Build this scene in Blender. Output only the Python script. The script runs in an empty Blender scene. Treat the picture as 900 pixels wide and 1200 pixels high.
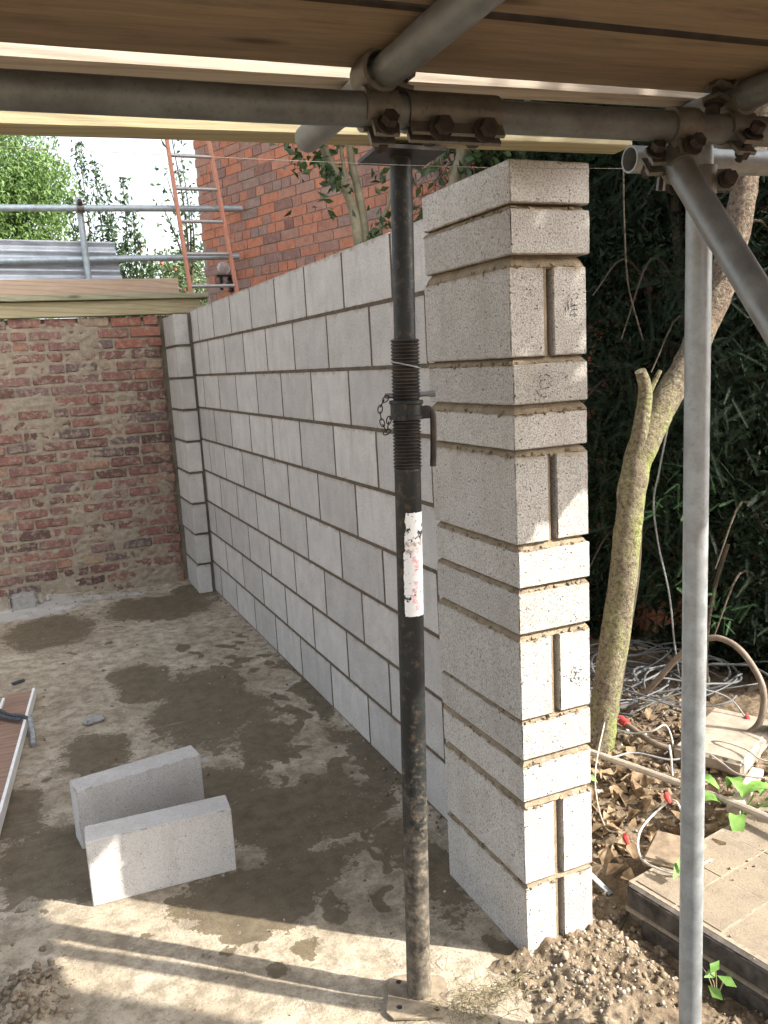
import bpy, math, random
import numpy as np
from mathutils import Vector, Matrix, noise
PI = math.pi
R = math.radians
scene = bpy.context.scene
C = scene.collection

# ------------------------------------------------------------------ camera
cam_d = bpy.data.cameras.new("camera")
cam = bpy.data.objects.new("camera", cam_d)
C.objects.link(cam)
cam_d.sensor_fit = 'VERTICAL'
cam_d.sensor_height = 36.0
cam_d.sensor_width = 27.0
cam_d.lens = 36.0 * 983.0234 / 1200.0
cam_d.clip_start = 0.02
cam_d.clip_end = 600
CAM = Vector((-1.0825, -1.6998, 1.5848))
ROT = Matrix(((0.91277, 0.11966, -0.39055), (-0.4049, 0.1388, -0.90377), (-0.05394, 0.98306, 0.17514)))
cam.matrix_world = Matrix.Translation(CAM) @ ROT.to_4x4()
scene.camera = cam

# ------------------------------------------------------------------ light
SUN_EL, SUN_AZ = 36.0, (0.765, -0.645)          # direction towards the sun in plan
world = bpy.data.worlds.new("World")
scene.world = world
world.use_nodes = True
wn = world.node_tree
bg = wn.nodes['Background']
sky = wn.nodes.new('ShaderNodeTexSky')
sky.sky_type = 'NISHITA'
sky.sun_disc = False
sky.sun_elevation = R(SUN_EL)
sky.sun_rotation = math.atan2(SUN_AZ[0], SUN_AZ[1])
sky.air_density = 1.0
sky.dust_density = 4.0
sky.ozone_density = 1.0
bw_ = wn.nodes.new('ShaderNodeRGBToBW')                 # thin bright overcast: the blue mostly washed out
mx_ = wn.nodes.new('ShaderNodeMix'); mx_.data_type = 'RGBA'; mx_.inputs[0].default_value = .72
wn.links.new(sky.outputs[0], bw_.inputs[0]); wn.links.new(sky.outputs[0], mx_.inputs[6]); wn.links.new(bw_.outputs[0], mx_.inputs[7])
wn.links.new(mx_.outputs[2], bg.inputs[0])
bg.inputs[1].default_value = 0.15
sun_d = bpy.data.lights.new("sun", 'SUN')
sun_d.energy = 3.1
sun_d.angle = R(0.55)
sun_d.color = (1.0, 0.945, 0.86)
sun = bpy.data.objects.new("sun", sun_d)
C.objects.link(sun)
sd = Vector((SUN_AZ[0] * math.cos(R(SUN_EL)), SUN_AZ[1] * math.cos(R(SUN_EL)), math.sin(R(SUN_EL))))
sun.rotation_euler = sd.to_track_quat('Z', 'Y').to_euler()
sun.location = (4, -4, 6)
vs = scene.view_settings
vs.view_transform = 'Standard'
vs.look = 'None'
vs.gamma = 1.0
vs.use_curve_mapping = False
vs.exposure = 2.08
scene.render.resolution_x, scene.render.resolution_y = 768, 1024

# ------------------------------------------------------------------ helpers
def link(o):
    C.objects.link(o)
    return o

def tag(o, label=None, cat=None, group=None, kind=None):
    if label: o['label'] = label
    if cat: o['category'] = cat
    if group: o['group'] = group
    if kind: o['kind'] = kind
    return o

def empty(name, loc, label=None, cat=None, group=None):
    o = bpy.data.objects.new(name, None)
    o.location = loc
    o.empty_display_size = 0.1
    link(o)
    return tag(o, label, cat, group)

class MB:
    def __init__(self):
        self.v, self.f = [], []
    def add(self, vs_, fs_):
        n = len(self.v)
        self.v.extend([tuple(p) for p in vs_])
        self.f.extend([tuple(i + n for i in f) for f in fs_])
        return self
    def box(self, c, s, rot=None):
        c = Vector(c)
        vs_ = []
        for dx in (-.5, .5):
            for dy in (-.5, .5):
                for dz in (-.5, .5):
                    p = Vector((dx * s[0], dy * s[1], dz * s[2]))
                    if rot is not None: p = rot @ p
                    vs_.append(c + p)
        return self.add(vs_, [(0, 1, 3, 2), (4, 6, 7, 5), (0, 4, 5, 1), (2, 3, 7, 6), (0, 2, 6, 4), (1, 5, 7, 3)])
    def box2(self, a, b):
        return self.box([(a[i] + b[i]) / 2 for i in range(3)], [b[i] - a[i] for i in range(3)])
    def tube(self, pts, r, seg=10, cap=True, hollow=0):
        pts = [Vector(p) for p in pts]
        n = len(pts)
        rs = r if isinstance(r, (list, tuple)) else [r] * n
        t0 = (pts[1] - pts[0]).normalized()
        up = Vector((0, 0, 1)) if abs(t0.z) < .9 else Vector((1, 0, 0))
        u = t0.cross(up).normalized()
        vs_, fs_ = [], []
        for i in range(n):
            if i == 0: t = pts[1] - pts[0]
            elif i == n - 1: t = pts[-1] - pts[-2]
            else: t = pts[i + 1] - pts[i - 1]
            t = t.normalized()
            u = (u - t * u.dot(t)).normalized()
            w = t.cross(u)
            for k in range(seg):
                a = 2 * PI * k / seg
                vs_.append(pts[i] + (u * math.cos(a) + w * math.sin(a)) * rs[i])
        for i in range(n - 1):
            for k in range(seg):
                k2 = (k + 1) % seg
                fs_.append((i * seg + k, i * seg + k2, (i + 1) * seg + k2, (i + 1) * seg + k))
        if cap and not hollow:
            fs_.append(tuple(range(seg - 1, -1, -1)))
            fs_.append(tuple((n - 1) * seg + k for k in range(seg)))
        self.add(vs_, fs_)
        if hollow:                                   # open pipe end: a rim and a bore
            for end in (0, n - 1):
                c = pts[end]
                d = (pts[1] - pts[0]).normalized() if end == 0 else (pts[-2] - pts[-1]).normalized()
                ring = [Vector(vs_[end * seg + k]) for k in range(seg)]
                inner = [c + (p - c) * hollow for p in ring]
                deep = [p + d * .06 for p in inner]
                allv = ring + inner + deep
                ff = []
                for k in range(seg):
                    k2 = (k + 1) % seg
                    ff.append((k, k2, seg + k2, seg + k))
                    ff.append((seg + k, seg + k2, 2 * seg + k2, 2 * seg + k))
                ff.append(tuple(2 * seg + k for k in range(seg)))
                self.add(allv, ff)
        return self
    def lathe(self, prof, seg=24, c=(0, 0, 0)):
        vs_, fs_ = [], []
        for r_, z in prof:
            for k in range(seg):
                a = 2 * PI * k / seg
                vs_.append((c[0] + r_ * math.cos(a), c[1] + r_ * math.sin(a), c[2] + z))
        for i in range(len(prof) - 1):
            for k in range(seg):
                k2 = (k + 1) % seg
                fs_.append((i * seg + k, i * seg + k2, (i + 1) * seg + k2, (i + 1) * seg + k))
        fs_.append(tuple(range(seg - 1, -1, -1)))
        fs_.append(tuple((len(prof) - 1) * seg + k for k in range(seg)))
        return self.add(vs_, fs_)
    def prism(self, poly, axis_o, ax_u, ax_v, ax_w, depth):
        o, u, v, w = Vector(axis_o), Vector(ax_u), Vector(ax_v), Vector(ax_w)
        n = len(poly)
        a = [o + u * p[0] + v * p[1] for p in poly]
        b = [q + w * depth for q in a]
        fs_ = [tuple(range(n - 1, -1, -1)), tuple(range(n, 2 * n))]
        for i in range(n):
            j = (i + 1) % n
            fs_.append((i, j, n + j, n + i))
        return self.add(a + b, fs_)
    def mesh(self, name, mat=None, smooth=False, off=(0, 0, 0)):
        me = bpy.data.meshes.new(name)
        if off != (0, 0, 0):
            o = off
            vs_ = [(p[0] - o[0], p[1] - o[1], p[2] - o[2]) for p in self.v]
        else:
            vs_ = self.v
        me.from_pydata(vs_, [], self.f)
        if smooth: me.polygons.foreach_set('use_smooth', [True] * len(me.polygons))
        if mat: me.materials.append(mat)
        me.update()
        return me

def fix_smooth(me, deg=40):
    try: me.set_sharp_from_angle(angle=R(deg))
    except Exception: pass

def obj(name, mb, mat, parent=None, smooth=False, org=(0, 0, 0)):
    """mb in world coordinates relative to the parent's origin; org = own origin inside that frame"""
    me = mb.mesh(name, mat, smooth, tuple(org))
    if smooth: fix_smooth(me)
    o = bpy.data.objects.new(name, me)
    o.location = org
    if parent: o.parent = parent
    return link(o)

def inst(name, me, loc, parent=None, rot=(0, 0, 0), scale=(1, 1, 1)):
    o = bpy.data.objects.new(name, me)
    o.location = loc; o.rotation_euler = rot; o.scale = scale
    if parent: o.parent = parent
    return link(o)

def np_mesh(name, V, F, mat):
    """V (n,3), F (m,k) arrays"""
    me = bpy.data.meshes.new(name)
    V = np.ascontiguousarray(V, np.float32); F = np.ascontiguousarray(F, np.int32)
    k = F.shape[1]
    me.vertices.add(len(V)); me.vertices.foreach_set('co', V.ravel())
    me.loops.add(F.size); me.loops.foreach_set('vertex_index', F.ravel())
    me.polygons.add(len(F))
    me.polygons.foreach_set('loop_start', np.arange(0, F.size, k, dtype=np.int32))
    me.polygons.foreach_set('loop_total', np.full(len(F), k, np.int32))
    me.materials.append(mat)
    me.update(calc_edges=True)
    me.validate()
    return me

def fbm(x, y, z=0, o=4):
    return noise.fractal(Vector((x, y, z)), 1.0, 2.0, o)

def catmull(pts, n=6):
    pts = [Vector(p) for p in pts]
    P = [pts[0] * 2 - pts[1]] + pts + [pts[-1] * 2 - pts[-2]]
    out = []
    for i in range(1, len(P) - 2):
        a, b, c, d = P[i - 1:i + 3]
        for k in range(n):
            t = k / n
            out.append(.5 * ((2 * b) + (c - a) * t + (2 * a - 5 * b + 4 * c - d) * t * t + (3 * b - a - 3 * c + d) * t ** 3))
    out.append(pts[-1])
    return out

# ------------------------------------------------------------------ materials
class NT:
    def __init__(self, name, rough=.8, metal=0.0, spec=.3):
        self.m = bpy.data.materials.new(name)
        self.m.use_nodes = True
        self.t = self.m.node_tree
        self.b = self.t.nodes['Principled BSDF']
        self.b.inputs['Roughness'].default_value = rough
        self.b.inputs['Metallic'].default_value = metal
        self.b.inputs['Specular IOR Level'].default_value = spec
        self._tc = None
    def n(self, typ, **kw):
        nd = self.t.nodes.new(typ)
        for k, v in kw.items(): setattr(nd, k, v)
        return nd
    def l(self, a, b):
        self.t.links.new(a, b)
    def coord(self, which='Object', scale=None, rnd=False):
        tc = self.n('ShaderNodeTexCoord').outputs[which]
        if which == 'World':
            tc = self.n('ShaderNodeNewGeometry').outputs['Position']
        if rnd:
            oi = self.n('ShaderNodeObjectInfo')
            mu = self.n('ShaderNodeMath', operation='MULTIPLY'); mu.inputs[1].default_value = 57.0
            self.l(oi.outputs['Random'], mu.inputs[0])
            ad = self.n('ShaderNodeVectorMath', operation='ADD')
            self.l(tc, ad.inputs[0]); self.l(mu.outputs[0], ad.inputs[1])
            tc = ad.outputs[0]
        if scale:
            mp = self.n('ShaderNodeMapping')
            mp.inputs['Scale'].default_value = scale
            self.l(tc, mp.inputs[0]); tc = mp.outputs[0]
        return tc
    def geo(self):
        return self.n('ShaderNodeNewGeometry').outputs['Position']
    def noise(self, vec, scale, detail=4, rough=.6, dist=0):
        nd = self.n('ShaderNodeTexNoise')
        nd.inputs['Scale'].default_value = scale; nd.inputs['Detail'].default_value = detail
        nd.inputs['Roughness'].default_value = rough; nd.inputs['Distortion'].default_value = dist
        self.l(vec, nd.inputs['Vector'])
        return nd.outputs['Fac']
    def voro(self, vec, scale, feat='F1', out='Distance'):
        nd = self.n('ShaderNodeTexVoronoi', feature=feat)
        nd.inputs['Scale'].default_value = scale
        self.l(vec, nd.inputs['Vector'])
        return nd.outputs[out]
    def ramp(self, fac, stops, interp='LINEAR'):
        nd = self.n('ShaderNodeValToRGB')
        cr = nd.color_ramp; cr.interpolation = interp
        while len(cr.elements) < len(stops): cr.elements.new(.5)
        for e, (p, c) in zip(cr.elements, stops):
            e.position = p
            e.color = (*c, 1) if isinstance(c, tuple) else (c, c, c, 1)
        self.l(fac, nd.inputs[0])
        return nd.outputs[0]
    def mix(self, fac, a, b, mode='MIX'):
        nd = self.n('ShaderNodeMix', data_type='RGBA', blend_type=mode)
        for s, v in ((nd.inputs[0], fac), (nd.inputs[6], a), (nd.inputs[7], b)):
            if isinstance(v, (int, float)): s.default_value = v
            elif isinstance(v, tuple): s.default_value = (*v, 1)
            else: self.l(v, s)
        return nd.outputs[2]
    def math(self, op, a, b=0.0, clamp=False):
        nd = self.n('ShaderNodeMath', operation=op, use_clamp=clamp)
        for s, v in ((nd.inputs[0], a), (nd.inputs[1], b)):
            if isinstance(v, (int, float)): s.default_value = v
            else: self.l(v, s)
        return nd.outputs[0]
    def rand(self):
        return self.n('ShaderNodeObjectInfo').outputs['Random']
    def sep(self, vec):
        nd = self.n('ShaderNodeSeparateXYZ'); self.l(vec, nd.inputs[0]); return nd.outputs
    def attr(self, name):
        return self.n('ShaderNodeAttribute', attribute_name=name).outputs['Fac']
    def col(self, c):
        if isinstance(c, tuple): self.b.inputs['Base Color'].default_value = (*c, 1)
        else: self.l(c, self.b.inputs['Base Color'])
    def rough(self, r): self.l(r, self.b.inputs['Roughness'])
    def bump(self, h, strength=.5, dist=.01, chain=None):
        nd = self.n('ShaderNodeBump')
        nd.inputs['Strength'].default_value = strength; nd.inputs['Distance'].default_value = dist
        self.l(h, nd.inputs['Height'])
        if chain is not None: self.l(chain, nd.inputs['Normal'])
        self.l(nd.outputs[0], self.b.inputs['Normal'])
        return nd.outputs[0]

def mat_block(name, c_lo, c_hi, coarse, smear=.0):
    t = NT(name, .95, 0, .1)
    v = t.coord('Object', rnd=True)
    big = t.noise(v, 9, 4, .6)
    c = t.ramp(big, [(.3, c_lo), (.7, c_hi)])
    g = t.noise(v, coarse, 3, .75)
    c = t.mix(t.ramp(g, [(.40, 0.72 if coarse < 320 else .5), (.52, .0)]), c, tuple(x * .42 for x in c_lo))
    g2 = t.noise(v, coarse * 1.6, 2, .6)
    c = t.mix(t.ramp(g2, [(.60, 0.0), (.74, .55)]), c, (.78, .77, .75))
    pv = t.voro(v, coarse * .42)
    pits = t.ramp(pv, [(.14, 1.0), (.28, 0.0)])
    pm = t.noise(v, coarse * .2, 2, .6)
    pits = t.math('MULTIPLY', pits, t.ramp(pm, [(.52, 0.0), (.60, 1.0)]))
    c = t.mix(t.math('MULTIPLY', pits, .8), c, (.09, .08, .07))
    # per block brightness, faint damp streaks
    c = t.mix(1.0, c, t.ramp(t.rand(), [(0, .86), (1, 1.07)]), 'MULTIPLY')
    st = t.noise(t.coord('Object', (14, 14, 2.2), True), 1.0, 4, .65)
    c = t.mix(t.ramp(st, [(.52, 0.0), (.72, .45)]), c, tuple(x * .72 * y for x, y in zip(c_lo, (1, .97, .92))))
    if smear:
        z = t.sep(t.coord('Generated'))
        e = t.math('MAXIMUM', t.math('SUBTRACT', z[2], .5), t.math('MULTIPLY', t.math('SUBTRACT', .5, z[2]), .93))
        nn = t.noise(v, 22, 5, .65)
        e2 = t.math('ADD', e, t.math('MULTIPLY', t.math('SUBTRACT', nn, .5), .34))
        c = t.mix(t.math('MULTIPLY', t.ramp(e2, [(.44, 0.0), (.53, 1.0)]), smear), c, (.27, .215, .15))
    t.col(c)
    h = t.mix(.5, g, t.math('SUBTRACT', g2, t.math('MULTIPLY', pits, 1.2)))
    t.bump(h, .9, .004 if coarse < 320 else .0025)
    return t.m

def mat_mortar(name, a, b):
    t = NT(name, .95, 0, .1)
    v = t.geo()
    n1 = t.noise(v, 24, 6, .7); n2 = t.noise(v, 240, 3, .7)
    c = t.ramp(n1, [(.3, a), (.7, b)])
    c = t.mix(t.ramp(n2, [(.35, .45), (.5, 0.0)]), c, tuple(x * .5 for x in a))
    t.col(c)
    t.bump(t.mix(.6, n1, n2), .7, .006)
    return t.m

def mat_brick(name, stops, dust=.35, dustc=(.36, .31, .25), bias=0):
    t = NT(name, .93, 0, .15)
    v = t.coord('Object', rnd=True)
    c = t.ramp(t.rand(), stops)
    n1 = t.noise(v, 16, 6, .7)
    c = t.mix(t.ramp(n1, [(.38, .55 if dust > .5 else .3), (.58, 0.0)]), c, (.07, .05, .045))
    n2 = t.noise(v, 30, 6, .72)
    c = t.mix(t.math('MULTIPLY', t.ramp(n2, [(.50 - bias, 0.0), (.62 - bias, 1.0)]), dust), c, dustc)
    n3 = t.noise(v, 180, 3, .7)
    c = t.mix(t.ramp(n3, [(.36, .4), (.5, 0.0)]), c, (.05, .035, .03))
    t.col(c)
    t.bump(t.mix(.5, n1, n3), .8, .006)
    return t.m

def mat_wood(name, lo, hi, dirt=(.06, .05, .04), dirtamt=.4, scale=1.0, grain=.38):
    t = NT(name, .8, 0, .2)
    v = t.coord('Object', (1.2 * scale, 16 * scale, 16 * scale), True)
    n1 = t.noise(v, 1.6, 6, .6, 1.2)
    w = t.n('ShaderNodeTexWave', wave_type='BANDS', bands_direction='DIAGONAL')
    w.inputs['Scale'].default_value = 1.1; w.inputs['Distortion'].default_value = 5.5
    w.inputs['Detail'].default_value = 3; w.inputs['Detail Scale'].default_value = .7
    t.l(v, w.inputs['Vector'])
    c = t.ramp(n1, [(.25, lo), (.7, hi)])
    c = t.mix(t.ramp(w.outputs['Fac'], [(.0, grain), (.3, 0.0)]), c, tuple(x * .6 for x in lo))
    v2 = t.coord('Object', (2.5, 7, 7), True)
    n2 = t.noise(v2, 2.4, 6, .65)
    c = t.mix(t.math('MULTIPLY', t.ramp(n2, [(.55, 0.0), (.72, 1.0)]), dirtamt), c, dirt)
    v3 = t.coord('Object', (3, 10, 10), True)
    k = t.voro(v3, .75)
    c = t.mix(t.ramp(k, [(.05, .8), (.13, 0.0)]), c, tuple(x * .35 for x in lo))
    f = t.noise(t.coord('Object', (12, 300, 300), True), 1, 3, .6)
    c = t.mix(1.0, c, t.ramp(f, [(.3, .86), (.7, 1.1)]), 'MULTIPLY')
    t.col(c)
    t.bump(t.mix(.5, f, n1), .35, .003)
    return t.m

def mat_galv(name, base=(.40, .42, .43), metal=.55, dirt=.25, dirtc=(.16, .13, .10)):
    t = NT(name, .5, metal, .5)
    v = t.coord('Object', rnd=True)
    n1 = t.noise(v, 22, 5, .65); n2 = t.noise(v, 130, 3, .6)
    c = t.ramp(n1, [(.3, tuple(x * .72 for x in base)), (.7, tuple(min(x * 1.2, .85) for x in base))])
    c = t.mix(t.math('MULTIPLY', t.ramp(n2, [(.56, 0.0), (.68, 1.0)]), dirt), c, dirtc)
    n3 = t.noise(v, 7, 6, .7)
    c = t.mix(t.math('MULTIPLY', t.ramp(n3, [(.54, 0.0), (.66, 1.0)]), dirt), c, dirtc)
    t.col(c)
    t.rough(t.ramp(n1, [(.3, .38), (.7, .62)]))
    t.bump(n2, .15, .002)
    return t.m

def mat_leaf(name, a, b, trans=.35, rough=.55, spec=.35):
    t = NT(name, rough, 0, spec)
    v = t.geo()
    n1 = t.noise(v, 2.2, 3, .6); n2 = t.noise(v, 40, 1, .5)
    c = t.ramp(t.mix(.6, n1, n2), [(.35, a), (.65, b)])
    t.col(c)
    if trans:
        tr = t.n('ShaderNodeBsdfTranslucent')
        t.l(c, tr.inputs['Color'])
        mx = t.n('ShaderNodeMixShader'); mx.inputs[0].default_value = trans
        t.l(t.b.outputs[0], mx.inputs[1]); t.l(tr.outputs[0], mx.inputs[2])
        out = t.t.nodes['Material Output']
        t.l(mx.outputs[0], out.inputs['Surface'])
    return t.m

def mat_plain(name, c, rough=.6, metal=0, var=.25, sc=30, spec=.3):
    t = NT(name, rough, metal, spec)
    n1 = t.noise(t.coord('Object', rnd=True), sc, 5, .65)
    t.col(t.ramp(n1, [(.3, tuple(x * (1 - var) for x in c)), (.7, tuple(min(1, x * (1 + var)) for x in c))]))
    t.bump(n1, .2, .003)
    return t.m

M = {}
M['block'] = mat_block('pale_block', (.445, .42, .39), (.555, .53, .495), 340, .8)
M['pier_block'] = mat_block('coarse_block', (.42, .395, .355), (.51, .485, .445), 210, .9)
M['loose_block'] = mat_block('loose_block', (.56, .535, .505), (.64, .615, .585), 330, .15)
M['mortar'] = mat_mortar('grey_mortar', (.075, .060, .044), (.155, .126, .094))
M['pier_mortar'] = mat_mortar('sand_mortar', (.17, .132, .088), (.30, .24, .165))
M['dark_mortar'] = mat_mortar('dark_mortar', (.10, .085, .065), (.17, .145, .11))
M['old_mortar'] = mat_mortar('old_mortar', (.20, .165, .122), (.32, .27, .205))
M['old_brick'] = mat_brick('old_brick', [(0, (.085, .050, .045)), (.2, (.185, .085, .072)), (.42, (.24, .11, .09)), (.6, (.20, .12, .11)), (.74, (.13, .095, .095)), (.92, (.27, .125, .085)), (1, (.33, .25, .17))], .75, (.28, .23, .175), .01)
M['new_brick'] = mat_brick('fresh_brick', [(0, (.25, .095, .065)), (1, (.29, .12, .085))], .4)
M['house_brick'] = mat_brick('house_brick', [(0, (.27, .14, .11)), (.16, (.34, .215, .18)), (.3, (.52, .215, .135)), (.55, (.60, .235, .135)), (.75, (.44, .235, .175)), (.88, (.33, .245, .21)), (1, (.54, .25, .165))], .35, (.46, .36, .30))
M['house_mortar'] = mat_mortar('house_mortar', (.30, .24, .20), (.42, .35, .30))
M['board'] = mat_wood('weathered_board', (.165, .12, .076), (.25, .185, .12), dirtamt=.45, grain=.15)
M['board_edge'] = mat_plain('shaded_board_edge', (.035, .026, .018), .9, 0, .4, 20)  # painted gap shade for the long sides of the overhead boards
M['pine'] = mat_wood('new_pine', (.27, .23, .135), (.36, .315, .195), dirtamt=.12, dirt=(.25, .2, .1))
M['toe'] = mat_wood('toe_board_wood', (.32, .265, .205), (.43, .365, .285), dirtamt=.5)
M['pink_wood'] = mat_wood('pinkish_board', (.34, .245, .175), (.44, .335, .25), dirtamt=.2, dirt=(.3, .25, .2))
M['green_wood'] = mat_wood('treated_board', (.22, .215, .14), (.32, .31, .21), dirtamt=.2)
M['red_plank'] = mat_wood('reddish_plank', (.20, .125, .09), (.31, .205, .15), dirtamt=.5)
M['galv'] = mat_galv('galvanised_steel', (.21, .22, .22), .55, .3)
M['galv_bright'] = mat_galv('bright_galvanised', (.29, .31, .315), .45, .3)
M['galv_dull'] = mat_galv('dull_galvanised', (.135, .145, .145), .4, .35, (.06, .053, .045))
M['coupler'] = mat_galv('coupler_steel', (.15, .14, .12), .6, .6, (.09, .062, .042))
M['rust'] = mat_plain('rusty_steel', (.040, .031, .026), .7, .4, .5, 60)
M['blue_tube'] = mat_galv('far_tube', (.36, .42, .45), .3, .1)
M['white'] = mat_plain('white_edge', (.72, .72, .70), .5, 0, .12)
M['string'] = mat_plain('cord', (.20, .185, .16), .9, 0, .1)
M['cable_white'] = mat_plain('white_cable', (.40, .375, .335), .55, 0, .3, 14)
M['cable_grey'] = mat_plain('grey_cable', (.22, .22, .215), .55, 0, .3, 14)
M['cable_dim'] = mat_plain('dark_cable', (.085, .088, .09), .6, 0, .3, 14)  # darker grey than the loose wires, used for the heap
M['pipe'] = mat_plain('pale_pipe', (.36, .31, .25), .6, 0, .35, 12)
M['hose'] = mat_plain('brown_hose', (.145, .112, .084), .6, 0, .35, 20)
M['red'] = mat_plain('red_tape', (.42, .055, .05), .45, 0, .3, 40)
M['strap'] = mat_plain('dark_strap', (.055, .06, .065), .75, 0, .5, 60)
M['strap_pale'] = mat_plain('pale_strap', (.24, .245, .25), .8, 0, .4, 60)
M['orange'] = mat_plain('orange_stile', (.56, .24, .155), .45, 0, .15)
M['rung'] = mat_plain('aluminium_rung', (.42, .42, .40), .4, .4, .15)
M['lamp_black'] = mat_plain('black_lamp', (.02, .02, .022), .4, 0, .3)
M['curb'] = mat_plain('dark_edging', (.062, .053, .045), .85, 0, .65, 24)
M['stone_pale'] = mat_plain('pale_stone', (.33, .295, .245), .9, 0, .4, 26)
M['stone_grey'] = mat_plain('grey_stone', (.26, .25, .235), .9, 0, .25, 40)
M['clod'] = mat_plain('soil_clod', (.17, .128, .086), .95, 0, .45, 30)
M['sandy_clod'] = mat_plain('sandy_clod', (.22, .178, .126), .95, 0, .4, 30)
M['joint_sand'] = mat_plain('joint_sand', (.23, .19, .14), .95, 0, .3, 60)
M['slab'] = mat_plain('pinkish_slab', (.25, .21, .165), .9, 0, .35, 14)
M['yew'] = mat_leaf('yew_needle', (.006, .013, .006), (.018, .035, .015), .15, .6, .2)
M['yew_lit'] = mat_leaf('sunlit_yew', (.05, .11, .05), (.08, .15, .06), .3, .6, .15)  # brighter copy of the yew green, sunlight painted into the colour
M['willow'] = mat_leaf('willow_leaf', (.085, .16, .045), (.17, .26, .075), .45)
M['laurel'] = mat_leaf('laurel_leaf', (.02, .045, .015), (.06, .11, .03), .3, .35, .5)
M['dark_leaf'] = mat_leaf('dark_leaf', (.03, .06, .025), (.075, .13, .05), .35)
M['apple_leaf'] = mat_leaf('apple_leaf', (.07, .115, .045), (.14, .19, .08), .4)
M['apple'] = mat_plain('red_fruit', (.38, .06, .05), .4)
M['fresh'] = mat_leaf('fresh_leaf', (.10, .20, .04), (.19, .34, .08), .3)
M['dead'] = mat_leaf('dead_leaf', (.16, .105, .06), (.36, .27, .17), .2, .8, .1)
M['straw'] = mat_leaf('dry_grass', (.16, .13, .07), (.30, .26, .15), .2, .8, .1)
M['yellow'] = mat_leaf('yellow_leaf', (.45, .40, .10), (.6, .55, .2), .3)
M['ink'] = mat_plain('faded_ink', (.085, .085, .095), .9, 0, .5, 120)

def _floor():
    t = NT('damp_concrete', .9, 0, .25)
    v = t.geo()
    d = t.attr('damp')
    n1 = t.noise(v, 3.5, 7, .7); n2 = t.noise(v, 16, 6, .72); n3 = t.noise(v, 120, 4, .7)
    c = t.ramp(n1, [(.3, (.245, .200, .140)), (.5, (.375, .318, .235)), (.66, (.47, .415, .325))])
    c = t.mix(t.ramp(n2, [(.40, .65), (.56, 0.0)]), c, (.145, .118, .082))
    e = t.math('ADD', d, t.math('ADD', t.math('MULTIPLY', t.math('SUBTRACT', n2, .5), 2.2), t.math('MULTIPLY', t.math('SUBTRACT', n1, .5), 1.6)))
    n5 = t.noise(v, 55, 5, .75)
    wet = t.ramp(t.math('ADD', e, t.math('MULTIPLY', t.math('SUBTRACT', n5, .5), .9)), [(.47, 0.0), (.58, 1.0)])
    wc = t.ramp(n2, [(.3, (.078, .059, .034)), (.7, (.132, .102, .062))])
    c = t.mix(t.math('MULTIPLY', wet, .9), c, wc)
    c = t.mix(t.ramp(n3, [(.34, .5), (.46, 0.0)]), c, (.10, .08, .06))
    sp = t.voro(v, 42)
    sm = t.noise(v, 9, 3, .6)
    c = t.mix(t.math('MULTIPLY', t.ramp(sp, [(.06, 1.0), (.12, 0.0)]), t.ramp(sm, [(.5, 0.0), (.6, .9)])), c, (.50, .46, .40))
    du = t.attr('dust')
    ed = t.math('ADD', du, t.math('MULTIPLY', t.math('SUBTRACT', n2, .5), 1.4))
    c = t.mix(t.math('MULTIPLY', t.ramp(ed, [(.4, 0.0), (.65, 1.0)]), .85), c, (.36, .345, .32))
    trc = t.noise(t.coord('Object', (4, 38, 1)), 1.0, 6, .75, 1.0)
    c = t.mix(t.ramp(trc, [(.30, .3), (.42, 0.0), (.62, 0.0), (.74, .3)]), c, t.ramp(trc, [(.45, (.14, .115, .08)), (.55, (.52, .48, .41))]))
    t.col(c)
    t.rough(t.ramp(wet, [(0, .93), (1, .62)]))
    tr_ = t.noise(t.coord('Object', (5, 46, 1)), 1.0, 5, .7, .8)
    tr2 = t.noise(t.coord('Object', (60, 7, 1)), 1.0, 4, .7, .6)
    h = t.mix(.35, t.mix(.5, n2, n3), t.mix(.5, tr_, tr2))
    t.bump(h, .75, .014)
    return t.m
M['floor'] = _floor()

def _soil():
    t = NT('soil', .97, 0, .1)
    v = t.geo()
    n1 = t.noise(v, 5, 7, .7); n2 = t.noise(v, 45, 6, .72)
    c = t.ramp(n1, [(.3, (.10, .072, .047)), (.5, (.17, .128, .085)), (.7, (.27, .21, .145))])
    c = t.mix(t.ramp(n2, [(.42, .6), (.55, 0.0)]), c, (.055, .04, .028))
    # sandier towards the slab
    x = t.sep(v)
    s = t.ramp(t.math('ADD', t.math('MULTIPLY', x[0], -1.0), t.math('MULTIPLY', x[1], -.6)), [(.0, 0.0), (.22, 1.0)])
    c = t.mix(t.math('MULTIPLY', s, .7), c, t.ramp(n2, [(.35, (.20, .155, .105)), (.65, (.33, .27, .195))]))
    t.col(c)
    t.bump(t.mix(.5, n1, n2), .9, .02)
    return t.m
M['soil'] = _soil()

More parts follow.
